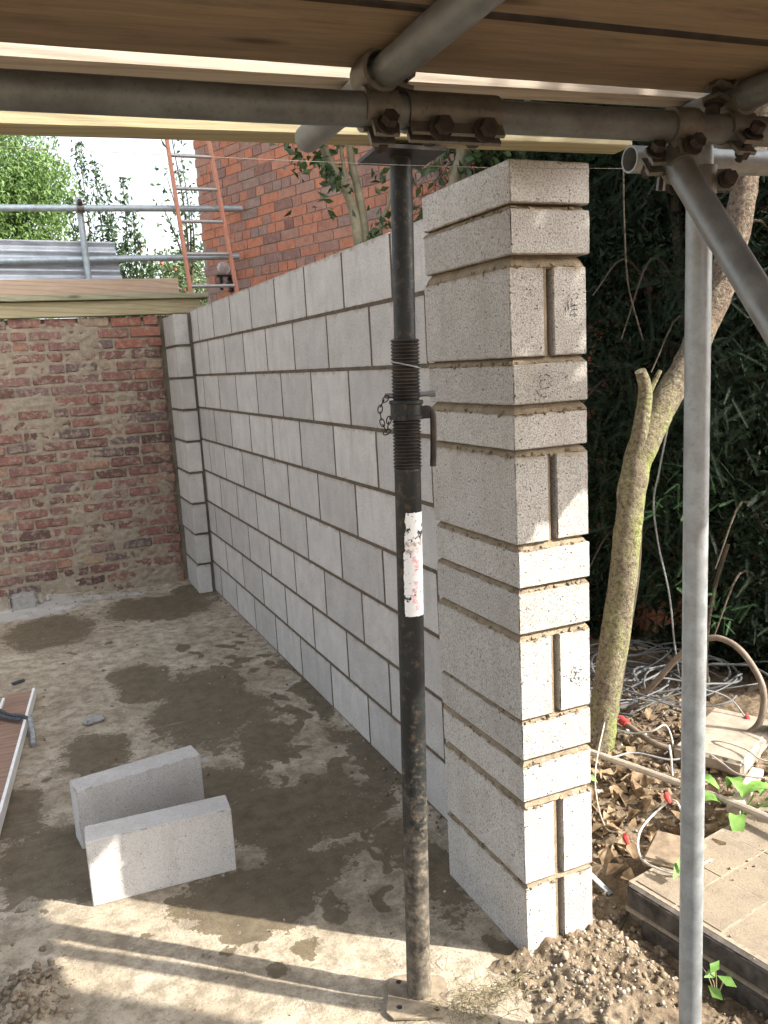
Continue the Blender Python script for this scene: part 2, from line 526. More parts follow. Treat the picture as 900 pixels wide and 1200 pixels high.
def _prop():
    t = NT('prop_paint', .5, .25, .4)
    v = t.coord('Object')
    z = t.sep(v)[2]
    n1 = t.noise(v, 9, 6, .7); n2 = t.noise(v, 55, 4, .7)
    c = t.ramp(n1, [(.3, (.008, .009, .009)), (.7, (.024, .027, .026))])
    c = t.mix(t.ramp(n2, [(.53, 0.0), (.68, .6)]), c, (.11, .075, .05))
    # cement dust thrown up from the ground
    d = t.math('ADD', t.math('MULTIPLY', z, -1.0), t.math('ADD', t.math('MULTIPLY', t.math('SUBTRACT', n1, .5), 1.5), t.math('MULTIPLY', t.math('SUBTRACT', n2, .5), .8)))
    d2 = t.ramp(t.math('ADD', d, 1.0), [(.42, 0.0), (.95, 1.0)])
    c = t.mix(t.math('MULTIPLY', d2, .74), c, t.ramp(n2, [(.35, (.11, .09, .066)), (.65, (.24, .20, .15))]))
    t.col(c)
    t.rough(t.ramp(d2, [(0, .5), (1, .92)]))
    t.bump(n2, .25, .003)
    return t.m
M['prop'] = _prop()

def _thread():
    t = NT('prop_thread', .55, .5, .4)
    n2 = t.noise(t.coord('Object'), 14, 5, .7)
    t.col(t.ramp(n2, [(.40, (.016, .016, .016)), (.72, (.075, .058, .045))]))
    return t.m
M['thread'] = _thread()

def _sticker():
    t = NT('torn_label', .6, 0, .3)
    v = t.coord('Object'); g = t.sep(t.coord('Generated'))
    n1 = t.noise(v, 70, 4, .75); n2 = t.noise(v, 30, 5, .7)
    c = (.80, .80, .79)
    # pink print down the middle, worn away
    band = t.math('MULTIPLY', t.ramp(g[0], [(.30, 0.0), (.38, 1.0), (.66, 1.0), (.74, 0.0)]), t.ramp(g[2], [(.04, 0.0), (.08, 1.0), (.62, 1.0), (.70, 0.0)]))
    pk = t.math('MULTIPLY', band, t.ramp(n1, [(.47, 0.0), (.60, .9)]))
    c = t.mix(pk, c, (.80, .32, .34))
    tan_ = t.math('MULTIPLY', t.ramp(g[2], [(.60, 0.0), (.63, 1.0), (.70, 1.0), (.73, 0.0)]), t.ramp(n2, [(.48, 0.0), (.53, .8)]))
    c = t.mix(tan_, c, (.38, .27, .18))
    blk = t.ramp(n2, [(.575, 0.0), (.61, 1.0)])
    c = t.mix(blk, c, (.03, .035, .035))
    n3 = t.noise(v, 210, 2, .6)
    c = t.mix(t.ramp(n3, [(.66, 0.0), (.70, .8)]), c, (.05, .05, .05))
    t.col(c)
    return t.m
M['sticker'] = _sticker()

def _bark():
    t = NT('mossy_bark', .92, 0, .15)
    v = t.coord('Object')
    n1 = t.noise(t.coord('Object', (9, 9, 3)), 1.6, 6, .7); n2 = t.noise(v, 70, 5, .72)
    c = t.ramp(n1, [(.30, (.125, .095, .065)), (.45, (.17, .148, .095)), (.56, (.205, .22, .08)), (.70, (.19, .235, .055))])
    z = t.sep(v)[2]
    up = t.ramp(t.math('ADD', t.math('MULTIPLY', z, .5), t.math('MULTIPLY', n1, .2)), [(.78, 0.0), (.95, 1.0)])
    c = t.mix(up, c, t.ramp(n2, [(.35, (.075, .052, .038)), (.65, (.185, .14, .105))]))
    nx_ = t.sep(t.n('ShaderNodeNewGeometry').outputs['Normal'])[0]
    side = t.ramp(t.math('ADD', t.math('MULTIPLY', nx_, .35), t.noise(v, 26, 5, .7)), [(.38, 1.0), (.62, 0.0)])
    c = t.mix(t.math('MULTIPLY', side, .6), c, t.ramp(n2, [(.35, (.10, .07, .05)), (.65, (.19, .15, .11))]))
    n4 = t.noise(v, 38, 4, .7)
    c = t.mix(t.ramp(n4, [(.56, 0.0), (.66, .6)]), c, (.30, .30, .21))
    c = t.mix(t.ramp(n2, [(.38, .75), (.5, 0.0)]), c, (.05, .04, .027))
    t.col(c)
    t.bump(t.mix(.35, n2, n4), 1.0, .022)
    return t.m
M['bark'] = _bark()
M['stem'] = mat_plain('grey_stem', (.20, .18, .12), .85, 0, .4, 14)
M['twig'] = mat_plain('brown_twig', (.05, .038, .026), .9, 0, .4, 20)

def _paver():
    t = NT('sandy_paver', .95, 0, .1)
    v = t.geo()
    n1 = t.noise(v, 14, 6, .7); n2 = t.noise(v, 150, 4, .7)
    c = t.ramp(n1, [(.3, (.15, .122, .092)), (.7, (.24, .20, .152))])
    c = t.mix(1.0, c, t.ramp(t.rand(), [(0, .93), (1, 1.05)]), 'MULTIPLY')
    n4 = t.noise(v, 5, 6, .7)
    c = t.mix(t.ramp(n4, [(.45, .0), (.62, .75)]), c, (.235, .195, .14))
    c = t.mix(t.ramp(n2, [(.36, .4), (.48, 0.0)]), c, (.12, .09, .065))
    t.col(c); t.bump(n2, .6, .004)
    return t.m
M['paver'] = _paver()

def _sheet():
    t = NT('galvanised_sheet', .5, .35, .4)
    v = t.coord('Object')
    n1 = t.noise(t.coord('Object', (3, 60, 60)), 1, 5, .7); n2 = t.noise(v, 8, 4, .6)
    c = t.ramp(n2, [(.3, (.36, .39, .43)), (.7, (.56, .59, .63))])
    c = t.mix(t.ramp(n1, [(.56, 0.0), (.68, .6)]), c, (.12, .115, .11))
    t.col(c)
    return t.m
M['sheet'] = _sheet()

# ------------------------------------------------------------------ ground, slab
rng = random.Random(7)
def grid_mesh(name, x0, x1, y0, y1, step, fz, mat, attrs=None, keep=None):
    nx, ny = int((x1 - x0) / step) + 1, int((y1 - y0) / step) + 1
    xs = np.linspace(x0, x1, nx); ys = np.linspace(y0, y1, ny)
    X, Y = np.meshgrid(xs, ys, indexing='ij')
    Z = np.array([[fz(x, y) for y in ys] for x in xs])
    V = np.stack([X, Y, Z], -1).reshape(-1, 3)
    I = np.arange(nx * ny).reshape(nx, ny)
    F = np.stack([I[:-1, :-1], I[1:, :-1], I[1:, 1:], I[:-1, 1:]], -1).reshape(-1, 4)
    if keep is not None:
        cx = V[F].mean(1)
        F = F[[keep(p[0], p[1]) for p in cx]]
    me = np_mesh(name, V, F, mat)
    me.polygons.foreach_set('use_smooth', np.ones(len(me.polygons), bool))
    for nm, fn in (attrs or {}).items():
        a = me.attributes.new(nm, 'FLOAT', 'POINT')
        vals = fn(V[:, 0], V[:, 1]).astype(np.float32)
        a.data.foreach_set('value', vals)
    o = link(bpy.data.objects.new(name, me))
    return o

g = MB().add([(-150, -150, -.09), (150, -150, -.09), (150, 150, -.09), (-150, 150, -.09)], [(0, 1, 2, 3)])
tag(obj('ground', g, M['soil']), kind='structure')

DAMP = [(-0.38, 2.2, 0.31, 0.52), (-0.62, 2.69, 0.16, 0.32), (-0.26, 1.66, 0.16, 0.2), (-0.91, 1.9, 0.15, 0.24), (-1.03, 3.94, 0.32, 0.4), (-0.3, 4.11, 0.40, 0.34), (0.0, 4.42, 0.17, 0.2), (-0.5, 0.66, 0.33, 0.17), (-1.14, 1.15, 0.18, 0.27), (-0.15, 1.03, 0.17, 0.26), (-0.56, 1.33, 0.2, 0.26), (-0.38, 1.02, 0.22, 0.22), (-0.05, 0.55, 0.12, 0.3), (-0.66, 0.49, 0.06, 0.04), (-0.52, 0.39, 0.04, 0.04), (-1.25, 1.58, 0.12, 0.28), (0.07, 1.3, 0.07, 0.4), (0.1, 2.13, 0.06, 0.5), (-0.62, 0.31, 0.035, 0.03), (-0.74, 0.42, 0.035, 0.025), (-0.94, 0.57, 0.03, 0.025), (-1.6, 1.2, .3, .5), (-1.9, 3.2, .4, .6), (-.9, 1.0, .4, .12), (-.03, .1, .04, .1)]
_r = random.Random(31)
for _ in range(95):
    px_, py_ = _r.uniform(-.42, .12), _r.uniform(.35, 3.2)
    DAMP.append((px_, py_, _r.uniform(.012, .05), _r.uniform(.02, .085)))
for _ in range(40):
    DAMP.append((_r.uniform(-1.4, -.1), _r.uniform(-.3, 4.3), _r.uniform(.01, .03), _r.uniform(.012, .045)))
def damp(x, y):
    wx = np.array([noise.noise(Vector((a * 4, b * 4, 1))) * .09 + noise.noise(Vector((a * 13, b * 13, 2))) * .035 for a, b in zip(x, y)])
    wy = np.array([noise.noise(Vector((a * 3, b * 3, 7))) * .14 + noise.noise(Vector((a * 13, b * 13, 9))) * .04 for a, b in zip(x, y)])
    x = x + wx; y = y + wy
    d = np.zeros_like(x)
    for cx, cy, rx, ry in DAMP:
        q = ((x - cx) / (rx * 1.02)) ** 2 + ((y - cy) / (ry * 1.02)) ** 2
        d = np.maximum(d, np.clip(1.15 - q * .75, 0, 1))
    return d
def dust(x, y):
    d = np.clip(1.1 - ((x + 1.15) / .55) ** 2 - ((y - 4.55) / .28) ** 2, 0, 1)
    d = np.maximum(d, np.clip(.75 - ((x + .55) / .5) ** 2 - ((y - 4.6) / .15) ** 2, 0, 1))
    d = np.maximum(d, np.clip(.7 - ((x + .52) / .05) ** 2 - ((y - 1.62) / .05) ** 2, 0, 1))
    return d
def floor_z(x, y):
    z = fbm(x * 2.2, y * 2.2, 1.3, 4) * .006 + fbm(x * 14, y * 14, 5, 3) * .0022
    if y > 4.4: z += (y - 4.4) * .12 * max(0, min(1, (-.45 - x) / .5)) + max(0, fbm(x * 9, y * 9, 8, 3)) * .02
    # lump of spilled mortar by the lower left
    q = ((x + 1.22) / .10) ** 2 + ((y - .47) / .11) ** 2
    if q < 1.6: z += .05 * math.exp(-q * 2) * (1 + .7 * fbm(x * 22, y * 22, 2, 4))
    return z
fl = grid_mesh('concrete_floor', -3.0, .26, -1.9, 4.80, .0155, floor_z, M['floor'], {'damp': damp, 'dust': dust})
tag(fl, kind='structure')

def soil_z(x, y):
    n = fbm(x * 6, y * 6, 3, 5); m = fbm(x * 26, y * 26, 9, 3)
    if y < .02:
        e = x + .14 * fbm(x * 3, y * 3, 4, 3) + .22 + y * .15
        s = max(0, min(1, e / .22)); s = s * s * (3 - 2 * s)
        z = -.03 + s * .052 + s * (n * .020 + m * .013)
        if x > .24: z -= .05 * min(1, (x - .24) / .1)
    else:
        z = -.005 + n * .022 + m * .011
    if x > .75 and y > .1: z += .02 * min(1, (x - .75) / .3)
    if x > .36 and y > .0: z += .075 * min(1, (x - .36) / .08) * max(0, 1 - max(0, y - .05) / .22)
    return z
so = grid_mesh('earth', -.45, 3.2, -1.2, 3.2, .0145, soil_z, M['soil'], keep=lambda x, y: not (y > .015 and x < .155))
tag(so, kind='structure')
def mound_z(x, y):
    z = soil_z(x, y)
    r_ = 1 - abs(noise.noise(Vector((x * 30, y * 30, 2)))) * 2
    r2_ = 1 - abs(noise.noise(Vector((x * 75, y * 75, 7)))) * 2
    e = max(0, min(1, (x + .24) / .12))
    return z + .0015 + e * (max(0, r_) ** 2 * .007 * (noise.noise(Vector((x * 9, y * 9, 4))) + .6) + max(0, r2_) * .003 - .002 + fbm(x * 20, y * 20, 11, 6) * .009 + fbm(x * 70, y * 70, 5, 4) * .003)
mo = grid_mesh('soil_mound', -.32, .36, -.52, .012, .0058, mound_z, M['soil'])
tag(mo, kind='structure')

# ------------------------------------------------------------------ blocks
def rough_block(lx, ly, lz, res, bev, amp, seed, mat, name='block'):
    """a box of small facets whose arrises are rounded and chipped, centred on its own origin"""
    h = (lx / 2, ly / 2, lz / 2)
    vid, V, F = {}, [], []
    nn = [max(2, int(round(l / res))) for l in (lx, ly, lz)]
    def ticks(n, hh):
        t = [-hh, -hh + bev] + [-hh + bev + (2 * hh - 2 * bev) * i / (n - 1) for i in range(1, n - 1)] + [hh - bev, hh]
        return t
    T = [ticks(n, hh) for n, hh in zip(nn, h)]
    def vert(i, j, k):
        key = (i, j, k)
        if key in vid: return vid[key]
        p = [T[0][i], T[1][j], T[2][k]]
        core = [max(-h[a] + bev, min(h[a] - bev, p[a])) for a in range(3)]
        d = Vector([p[a] - core[a] for a in range(3)])
        nout = sum(1 for a in range(3) if abs(d[a]) > 1e-9)
        q = Vector(p)
        nz = noise.noise(Vector((p[0] * 60 + seed * 7.1, p[1] * 60, p[2] * 60)))
        if nout >= 2:
            chip = max(0, noise.noise(Vector((p[0] * 38 + seed * 3.3, p[1] * 38 + 5, p[2] * 38))) - .05) * 2.2
            L = bev * (1.0 - .25 * nz) * (1 - .35 * (nout - 1)) - chip * amp * 2.0
            q = Vector(core) + d.normalized() * L
        elif nout == 1:
            q = Vector(p) + d.normalized() * abs(nz) * amp * .35
        vid[key] = len(V); V.append(tuple(q))
        return vid[key]
    N = [len(t) for t in T]
    for ax in range(3):
        a, b = [(1, 2), (2, 0), (0, 1)][ax]
        for side in (0, N[ax] - 1):
            for i in range(N[a] - 1):
                for j in range(N[b] - 1):
                    idx = []
                    for (di, dj) in ((0, 0), (1, 0), (1, 1), (0, 1)):
                        k = [0, 0, 0]; k[ax] = side; k[a] = i + di; k[b] = j + dj
                        idx.append(vert(*k))
                    F.append(tuple(idx) if side else tuple(reversed(idx)))
    me = bpy.data.meshes.new(name)
    me.from_pydata(V, [], F)
    me.polygons.foreach_set('use_smooth', [True] * len(F))
    me.materials.append(mat)
    me.update()
    fix_smooth(me, 24)
    return me

# --- the pier nearest the camera
pier = empty('block_pier', (.105, .218, 0), 'tall near block pier of flat and upright blocks at the open wall end', 'block pier', 'block piers at the ends of the block wall')
PO = Vector((.105, .218, 0))
upright = [rough_block(.094, .436, .213, .010, .002, .0042, s, M['pier_block']) for s in (1, 2, 3)]
flat = [rough_block(.212, .436, .096, .010, .002, .0042, s, M['pier_block']) for s in (4, 5, 6, 7)]
COURSES = [('t', -.012, .2045), ('t', .219, .4327), ('f', .4518, .5485), ('f', .5673, .6646), ('t', .676, .8834), ('f', .9033, 1.0062), ('f', 1.0214, 1.1116), ('t', 1.1308, 1.3435), ('f', 1.3619, 1.445), ('f', 1.4691, 1.5624), ('t', 1.5801, 1.7845), ('f', 1.8128, 1.9117), ('f', 1.9264, 2.0179)]
pier_blocks = []
for i, (k, z0, z1) in enumerate(COURSES):
    zc = (z0 + z1) / 2
    if k == 't':
        sc = (z1 - z0) / .213
        for dx in (-.060, .060):
            o = inst('block', rng.choice(upright), (dx, rng.uniform(-.002, .002), zc), pier, (0, 0, rng.choice((0, PI)) + rng.uniform(-.004, .004)), (1, 1, sc))
            pier_blocks.append(o)
    else:
        top = i >= 11
        sc = (z1 - z0) / .096
        o = inst('block', flat[i % 4], (.004 if top else .0 + rng.uniform(-.001, .002), -.008 if top else rng.uniform(-.003, .002), zc), pier, (0, 0, (i % 2) * PI + rng.uniform(-.003, .003)), (1.035 if top else 1.0, 1, sc))
        pier_blocks.append(o)
# mortar: a core set back behind the blocks, deeper in the uprights' perpend joints; bed joints struck with lumps
mb = MB()
for i, (k, z0, z1) in enumerate(COURSES):
    zl, zh = z0 - .001, z1 + .001
    if k == 't':
        mb.box2((-.104, -.19, zl), (.104, .205, zh))
        mb.box2((-.0165, -.2125, zl), (-.004, .21, zh))
    else:
        mb.box2((-.1, -.21, zl), (.1, .21, zh))
for i in range(len(COURSES) - 1):
    za, zb = COURSES[i][2], COURSES[i + 1][1]
    n = 40
    # a ring strip with a wavering, weathered face (slopes back towards the top)
    for (p0, p1) in (((-.105, -.217), (.105, -.217)), ((-.105, .217), (-.105, -.217)), ((.105, -.217), (.105, .217))):
        vs_, fs_ = [], []
        L = math.dist(p0, p1); n = max(6, int(L / .008))
        for s in range(n + 1):
            t = s / n
            x = p0[0] + (p1[0] - p0[0]) * t; y = p0[1] + (p1[1] - p0[1]) * t
            w = fbm(x * 24 + i, y * 24, za * 9, 4) * .0036
            for (zz, ins) in ((za - .004, .007), (za + .001, .001), ((za + zb) / 2, .006), (zb - .001, .016), (zb + .004, .019)):
                q = ins - w
                vs_.append((x * (.105 - q) / .105, y * (.217 - q) / .217, zz))
        for s in range(n):
            for j in range(4):
                a = s * 5 + j
                fs_.append((a, a + 5, a + 6, a + 1))
        mb.add(vs_, fs_)
for i in range(len(COURSES) - 1):
    za, zb = COURSES[i][2], COURSES[i + 1][1]
    for _ in range(26):
        if rng.random() < .55: x, y = rng.uniform(-.100, .100), -.2155
        else: x, y = -.1035, rng.uniform(-.21, .21)
        s_ = rng.uniform(.003, .009)
        rr = Matrix.Rotation(rng.uniform(0, 3), 3, 'X') @ Matrix.Rotation(rng.uniform(0, 3), 3, 'Z')
        mb.box((x, y, za + rng.uniform(-.004, .006)), (s_ * 1.3, s_ * .8, s_ * .7), rr)
obj('mortar', mb, M['pier_mortar'], pier)

# stamped ink marks on three of the faces
def ink(idx, cx, cz, strokes):
    b = MB()
    y = pier_blocks[idx].location.y - .218 - .0014
    r2 = random.Random(int(cx * 999) + int(cz * 99))
    for st in strokes:
        pts = [Vector((cx + p[0], y, cz + p[1])) for p in st]
        for a, c in zip(pts, pts[1:]):
            n = max(1, int((c - a).length / .0028))
            for s in range(n):
                if r2.random() < .34: continue
                q = a + (c - a) * ((s + .5) / n)
                w = r2.uniform(.0011, .0022)
                b.box((q.x + r2.uniform(-.0005, .0005), q.y, q.z + r2.uniform(-.0005, .0005)), (w * 1.3, .0006, w * 1.3))
    o = obj('ink_stamp', b, M['ink'])
    o.parent = pier
    return o
def arc(cx, cz, r_, a0, a1, n=10):
    return [(cx + r_ * math.cos(R(a0 + (a1 - a0) * i / n)), cz + r_ * math.sin(R(a0 + (a1 - a0) * i / n))) for i in range(n + 1)]
ink(15, .066, 1.690, [[(-.018, .022), (-.010, -.004)], [(-.016, .030), (-.006, .024)], [(.000, .030), (-.002, .004), (-.004, -.012)], [(.002, .030), (.012, .034), (.018, .028), (.012, .020)], [(-.020, .012), (-.021, -.004), (-.016, -.012)], [(-.012, .014), (-.010, -.004)], [(-.002, .004), (.020, .006)], [(-.002, -.006), (.018, -.004)], [(.006, .008), (.006, -.026)], [(-.004, -.016), (.020, -.020)], [(-.002, -.030), (.004, -.026)], [(.010, -.027), (.018, -.026)]])
ink(13, -.018, 1.512, [arc(0, 0, .024, 20, 165), arc(0, -.004, .025, 200, 330), arc(0, .004, .014, 150, 330), [(-.012, .010), (.010, .014)], [(-.014, -.010), (.014, -.006)], [(-.012, -.022), (-.006, -.024)], [(.010, .002), (.020, .006)]])
ink(13, .032, 1.530, [[(-.004, .010), (.004, -.004)], [(.006, .008), (.010, -.006), (.016, .002)]])
ink(7, .066, .765, [arc(0, 0, .022, 20, 150), arc(0, 0, .023, 170, 330), [(-.010, .012), (-.002, .000)], [(.000, .012), (-.008, -.004)], [(.002, .006), (.010, -.004), (.004, -.014)], [(-.012, -.006), (-.004, -.012)], [(.006, .014), (.014, .010)]])

# --- block wall
wall = empty('block_wall', (.183, 2.4, 0), 'long pale grey concrete block wall in running bond, nine courses, between its two piers', 'block wall')
WO = Vector((.183, 2.4, 0))
wfull = [rough_block(.100, .4362, .2128, .02, .002, .0013, s + 20, M['block']) for s in range(6)]
whalf = [rough_block(.100, .206, .2145, .022, .003, .0015, s + 40, M['block']) for s in range(2)]
cut_cache = {}
H9 = .2243
for c in range(9):
    z = .002 + c * H9 + .1075
    if c % 2 == 0: js = [.4545, .4905] + [.9405 + .45 * k for k in range(9)]
    else: js = [.4545] + [.7 + .45 * k for k in range(10)]
    js = [j for j in js if j < 4.7] + [4.735]
    for a, b in zip(js, js[1:]):
        L = b - a - .0138
        if L < .03: continue
        yc = (a + b) / 2
        if abs(L - .4362) < .004: me = rng.choice(wfull)
        else:
            key = round(L, 3)
            if key not in cut_cache: cut_cache[key] = rough_block(.100, L, .2128, .022, .003, .0015, 60 + len(cut_cache), M['block'])
            me = cut_cache[key]
        inst('block', me, (rng.uniform(-.0003, .0005), yc - WO.y, z), wall, (0, 0, rng.choice((0, PI)) + rng.uniform(-.0008, .0008)))
mb = MB().box2((-.0492, .4515 - WO.y, -.02), (.0445, 4.735 - WO.y, 9 * H9 - .012))
obj('mortar', mb, M['mortar'], wall)

# --- far pier
fp = empty('block_pier', (.064, 4.52, 0), 'narrow far block pier of nine single blocks in the corner by the old brick wall', 'block pier', 'block piers at the ends of the block wall')
fpm = [rough_block(.098, .435, .207, .02, .0035, .002, s + 80, M['block']) for s in range(4)]
for c in range(9):
    inst('block', fpm[c % 4], (rng.uniform(-.004, .003), rng.uniform(-.005, .005), .10 + c * .2235), fp, (0, 0, (c % 2) * PI + rng.uniform(-.012, .012)))
mb = MB().box2((-.041, -.205, -.02), (.041, .225, 9 * .2235 - .02))
mb.box2((.035, -.202, -.02), (.0675, .2, 9 * .2235 - .01))
obj('mortar', mb, M['dark_mortar'], fp)

# ------------------------------------------------------------------ old brick wall
BY = 4.757
bw = empty('brick_wall', (-1.2, BY + .11, 0), 'old weathered red brick wall with smeared mortar at the back of the floor', 'brick wall')
BO = Vector((-1.2, BY + .11, 0))
ob = [rough_block(.213, .1, .062, .035, .006, .006, s + 100, M['old_brick'], 'brick') for s in range(8)]
oh = [rough_block(.100, .1, .062, .03, .006, .006, s + 120, M['old_brick'], 'brick') for s in range(4)]
nb = rough_block(.213, .1, .062, .03, .004, .002, 140, M['new_brick'], 'brick')
nh = rough_block(.100, .1, .062, .03, .004, .002, 141, M['new_brick'], 'brick')
PITCH = .0782
rest = MB()
nbrick = 0
for c in range(26):
    z = -.005 + c * PITCH + .031
    x = -.005 - rng.uniform(0, .02)
    jag = (c % 2) * .11
    first = True
    while x > -2.7:
        half = (first and c % 2 == 1) or rng.random() < .12
        L = .100 if half else .213
        x0 = x - L
        if z < .16 and rng.random() < .12:
            x = x0 - .012; first = False; continue
        xc = (x + x0) / 2
        fresh = (c >= 23 and xc > -.26)
        me = (nh if half else nb) if fresh else rng.choice(oh if half else ob)
        dz = rng.uniform(-.004, .004); dy = (-.004 if fresh else rng.uniform(-.003, .010))
        rot = (rng.uniform(-.03, .03), rng.choice((0, PI)) + rng.uniform(-.018, .018), rng.uniform(-.02, .02))
        loc = (xc - BO.x, BY + .05 + dy - BO.y, z + dz)
        if nbrick < 300 and xc > -1.75:
            inst('brick', me, loc, bw, rot); nbrick += 1
        else:
            mt = Matrix.Translation(Vector(loc)) @ Matrix.Rotation(rot[2], 4, 'Z')
            rest.box(loc, (L, .1, .062), Matrix.Rotation(rot[2], 3, 'Z'))
        x = x0 - rng.uniform(.010, .020); first = False
o = obj('brick', rest, M['old_brick'], bw); tag(o, kind='stuff')
# mortar face: lumpy, in places proud of the bricks
nx, nz = 210, 170
V, F = [], []
for i in range(nx + 1):
    for j in range(nz + 1):
        x = -2.75 + 2.74 * i / nx; z = -.06 + 2.04 * j / nz
        n = fbm(x * 4, z * 4, 7, 4); m = fbm(x * 22, z * 30, 3, 4)
        proud = .0038 - .0105 * n - .0100 * m
        if z < .2: proud -= .010 * (1 - z / .2)
        ed = max(0, 1 - (-.01 - x) / .06)
        proud += .02 * ed
        V.append((x - BO.x, BY + .004 + proud - BO.y, z))
for i in range(nx):
    for j in range(nz):
        a = i * (nz + 1) + j
        F.append((a, a + nz + 1, a + nz + 2, a + 1))
ms = MB(); ms.v = V; ms.f = F
obj('mortar', ms, M['old_mortar'], bw, smooth=True)
obj('core', MB().box2((-1.55, -.06, -.05), (1.16, .105, 2.015)).box2((1.1, -.06, -.05), (1.42, .1, 2.015)), M['old_mortar'], bw)

# ------------------------------------------------------------------ timbers on the brick wall
def timber(name, a, b, mat, label, cat='timber', group=None, bev=.004, seed=0, rotz=0.0):
    wob = .0008 if group else .003
    lx, ly, lz = b[0] - a[0], b[1] - a[1], b[2] - a[2]
    hx, hy, hz = lx / 2, ly / 2, lz / 2
    n = max(2, int(lx / .12))
    V, F = [], []
    prof = [(-hy + bev, -hz), (hy - bev, -hz), (hy, -hz + bev), (hy, hz - bev), (hy - bev, hz), (-hy + bev, hz), (-hy, hz - bev), (-hy, -hz + bev)]
    for i in range(n + 1):
        x = -hx + lx * i / n
        wy = noise.noise(Vector((x * 1.3 + seed, 0, seed))) * wob; wz = noise.noise(Vector((x * 1.1, seed, 3))) * wob
        for (y, z) in prof:
            k = noise.noise(Vector((x * 9, y * 40 + seed, z * 40))) * .0015
            V.append((x, y + wy + k, z + wz + k))
    for i in range(n):
        for k in range(8):
            k2 = (k + 1) % 8
            F.append((i * 8 + k, i * 8 + k2, (i + 1) * 8 + k2, (i + 1) * 8 + k))
    F.append(tuple(range(7, -1, -1))); F.append(tuple(n * 8 + k for k in range(8)))
    m = MB(); m.v, m.f = V, F
    me = m.mesh(name, mat, True); fix_smooth(me, 35)
    if group:                                            # near-black edges: the shade of the board gaps put into the colour
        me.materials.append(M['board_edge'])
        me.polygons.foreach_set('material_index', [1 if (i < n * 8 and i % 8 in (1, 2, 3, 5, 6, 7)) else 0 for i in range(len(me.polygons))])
    o = link(bpy.data.objects.new(name, me))
    o.location = [(a[i] + b[i]) / 2 for i in range(3)]
    o.rotation_euler = (0, 0, rotz)
    return tag(o, label, cat, group)
timber('timber_plate', (-2.7, 4.735, 2.022), (.30, 4.835, 2.128), M['pine'], 'cream timber plate lying along the top of the old brick wall', 'timber', seed=3)
timber('scaffold_board', (-2.7, 4.70, 2.132), (.36, 4.925, 2.170), M['green_wood'], 'greenish board lying flat over the cream plate on the brick wall', 'board', seed=5)
timber('scaffold_board', (-2.7, 4.80, 2.174), (.165, 4.842, 2.285), M['pink_wood'], 'pinkish board on edge, uppermost of the timbers along the brick wall', 'board', seed=8)

# ------------------------------------------------------------------ scaffold over the bay
LED_A, LED_B = Vector((-2.4, -.418, 1.945)), Vector((1.35, -.615, 1.945))
RT = .02415
def tube(name, a, b, mat, label, r_=RT, cat='scaffold tube', group='scaffold tubes', bore=.86):
    a, b = Vector(a), Vector(b)
    mid = (a + b) / 2
    L = (b - a).length
    m = MB().tube([(0, 0, -L / 2), (0, 0, -L / 4), (0, 0, 0), (0, 0, L / 4), (0, 0, L / 2)], r_, 20, hollow=bore)
    me = m.mesh(name, mat, True); fix_smooth(me, 50)
    o = link(bpy.data.objects.new(name, me))
    o.location = mid
    o.rotation_euler = (b - a).to_track_quat('Z', 'Y').to_euler()
    return tag(o, label, cat, group)
def led(x):
    t = (x - LED_A.x) / (LED_B.x - LED_A.x); return LED_A + (LED_B - LED_A) * t
tube('scaffold_tube', LED_A, LED_B, M['galv_dull'], 'dark grey scaffold tube running level across the whole top, in front of the pine beam')
tube('scaffold_tube', (-.531, -.165, 1.9935), (-.552, -1.65, 1.9935), M['galv'], 'scaffold tube crossing under the boards above the steel prop, pale end to the left')
tube('scaffold_tube', (.106, -.43, 1.9935), (.112, -1.65, 1.9935), M['galv_dull'], 'dim scaffold tube crossing under the boards at the upper right corner')
tube('scaffold_tube', (.14, -.438, -.06), (.142, -.436, 2.3), M['galv_bright'], 'upright galvanised scaffold standard right of the near block pier')
tube('scaffold_tube', (-.004, -.505, 1.93), (-.118, -1.56, .66), M['galv'], 'sloping scaffold brace in front of the upright standard')
tube('scaffold_tube', (.020, -.386, 1.931), (1.2, -.44, 1.944), M['galv_bright'], 'short-looking scaffold tube whose pale end pokes out just right of the pier top')

BD = -.055
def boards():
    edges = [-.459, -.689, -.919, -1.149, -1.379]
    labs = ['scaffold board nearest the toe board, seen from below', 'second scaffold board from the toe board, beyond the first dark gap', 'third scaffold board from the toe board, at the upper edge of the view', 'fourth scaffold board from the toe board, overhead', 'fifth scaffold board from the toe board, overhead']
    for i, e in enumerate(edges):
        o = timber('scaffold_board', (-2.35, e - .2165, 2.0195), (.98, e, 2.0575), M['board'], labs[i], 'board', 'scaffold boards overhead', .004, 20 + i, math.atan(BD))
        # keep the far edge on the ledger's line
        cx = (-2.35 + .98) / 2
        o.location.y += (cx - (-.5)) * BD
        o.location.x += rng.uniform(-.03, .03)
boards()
o = timber('toe_board', (-2.3, -.372, 2.0195), (.135, -.322, 2.245), M['toe'], 'pale toe board standing on edge past the far side of the scaffold boards', 'board', None, .003, 41, math.atan(-.07))
o = timber('timber_beam', (-2.3, .0, 2.033), (.268, .072, 2.112), M['pine'], 'pale yellow pine beam resting on the steel prop and passing over the block pier', 'timber beam', None, .003, 43, math.atan(-.085))

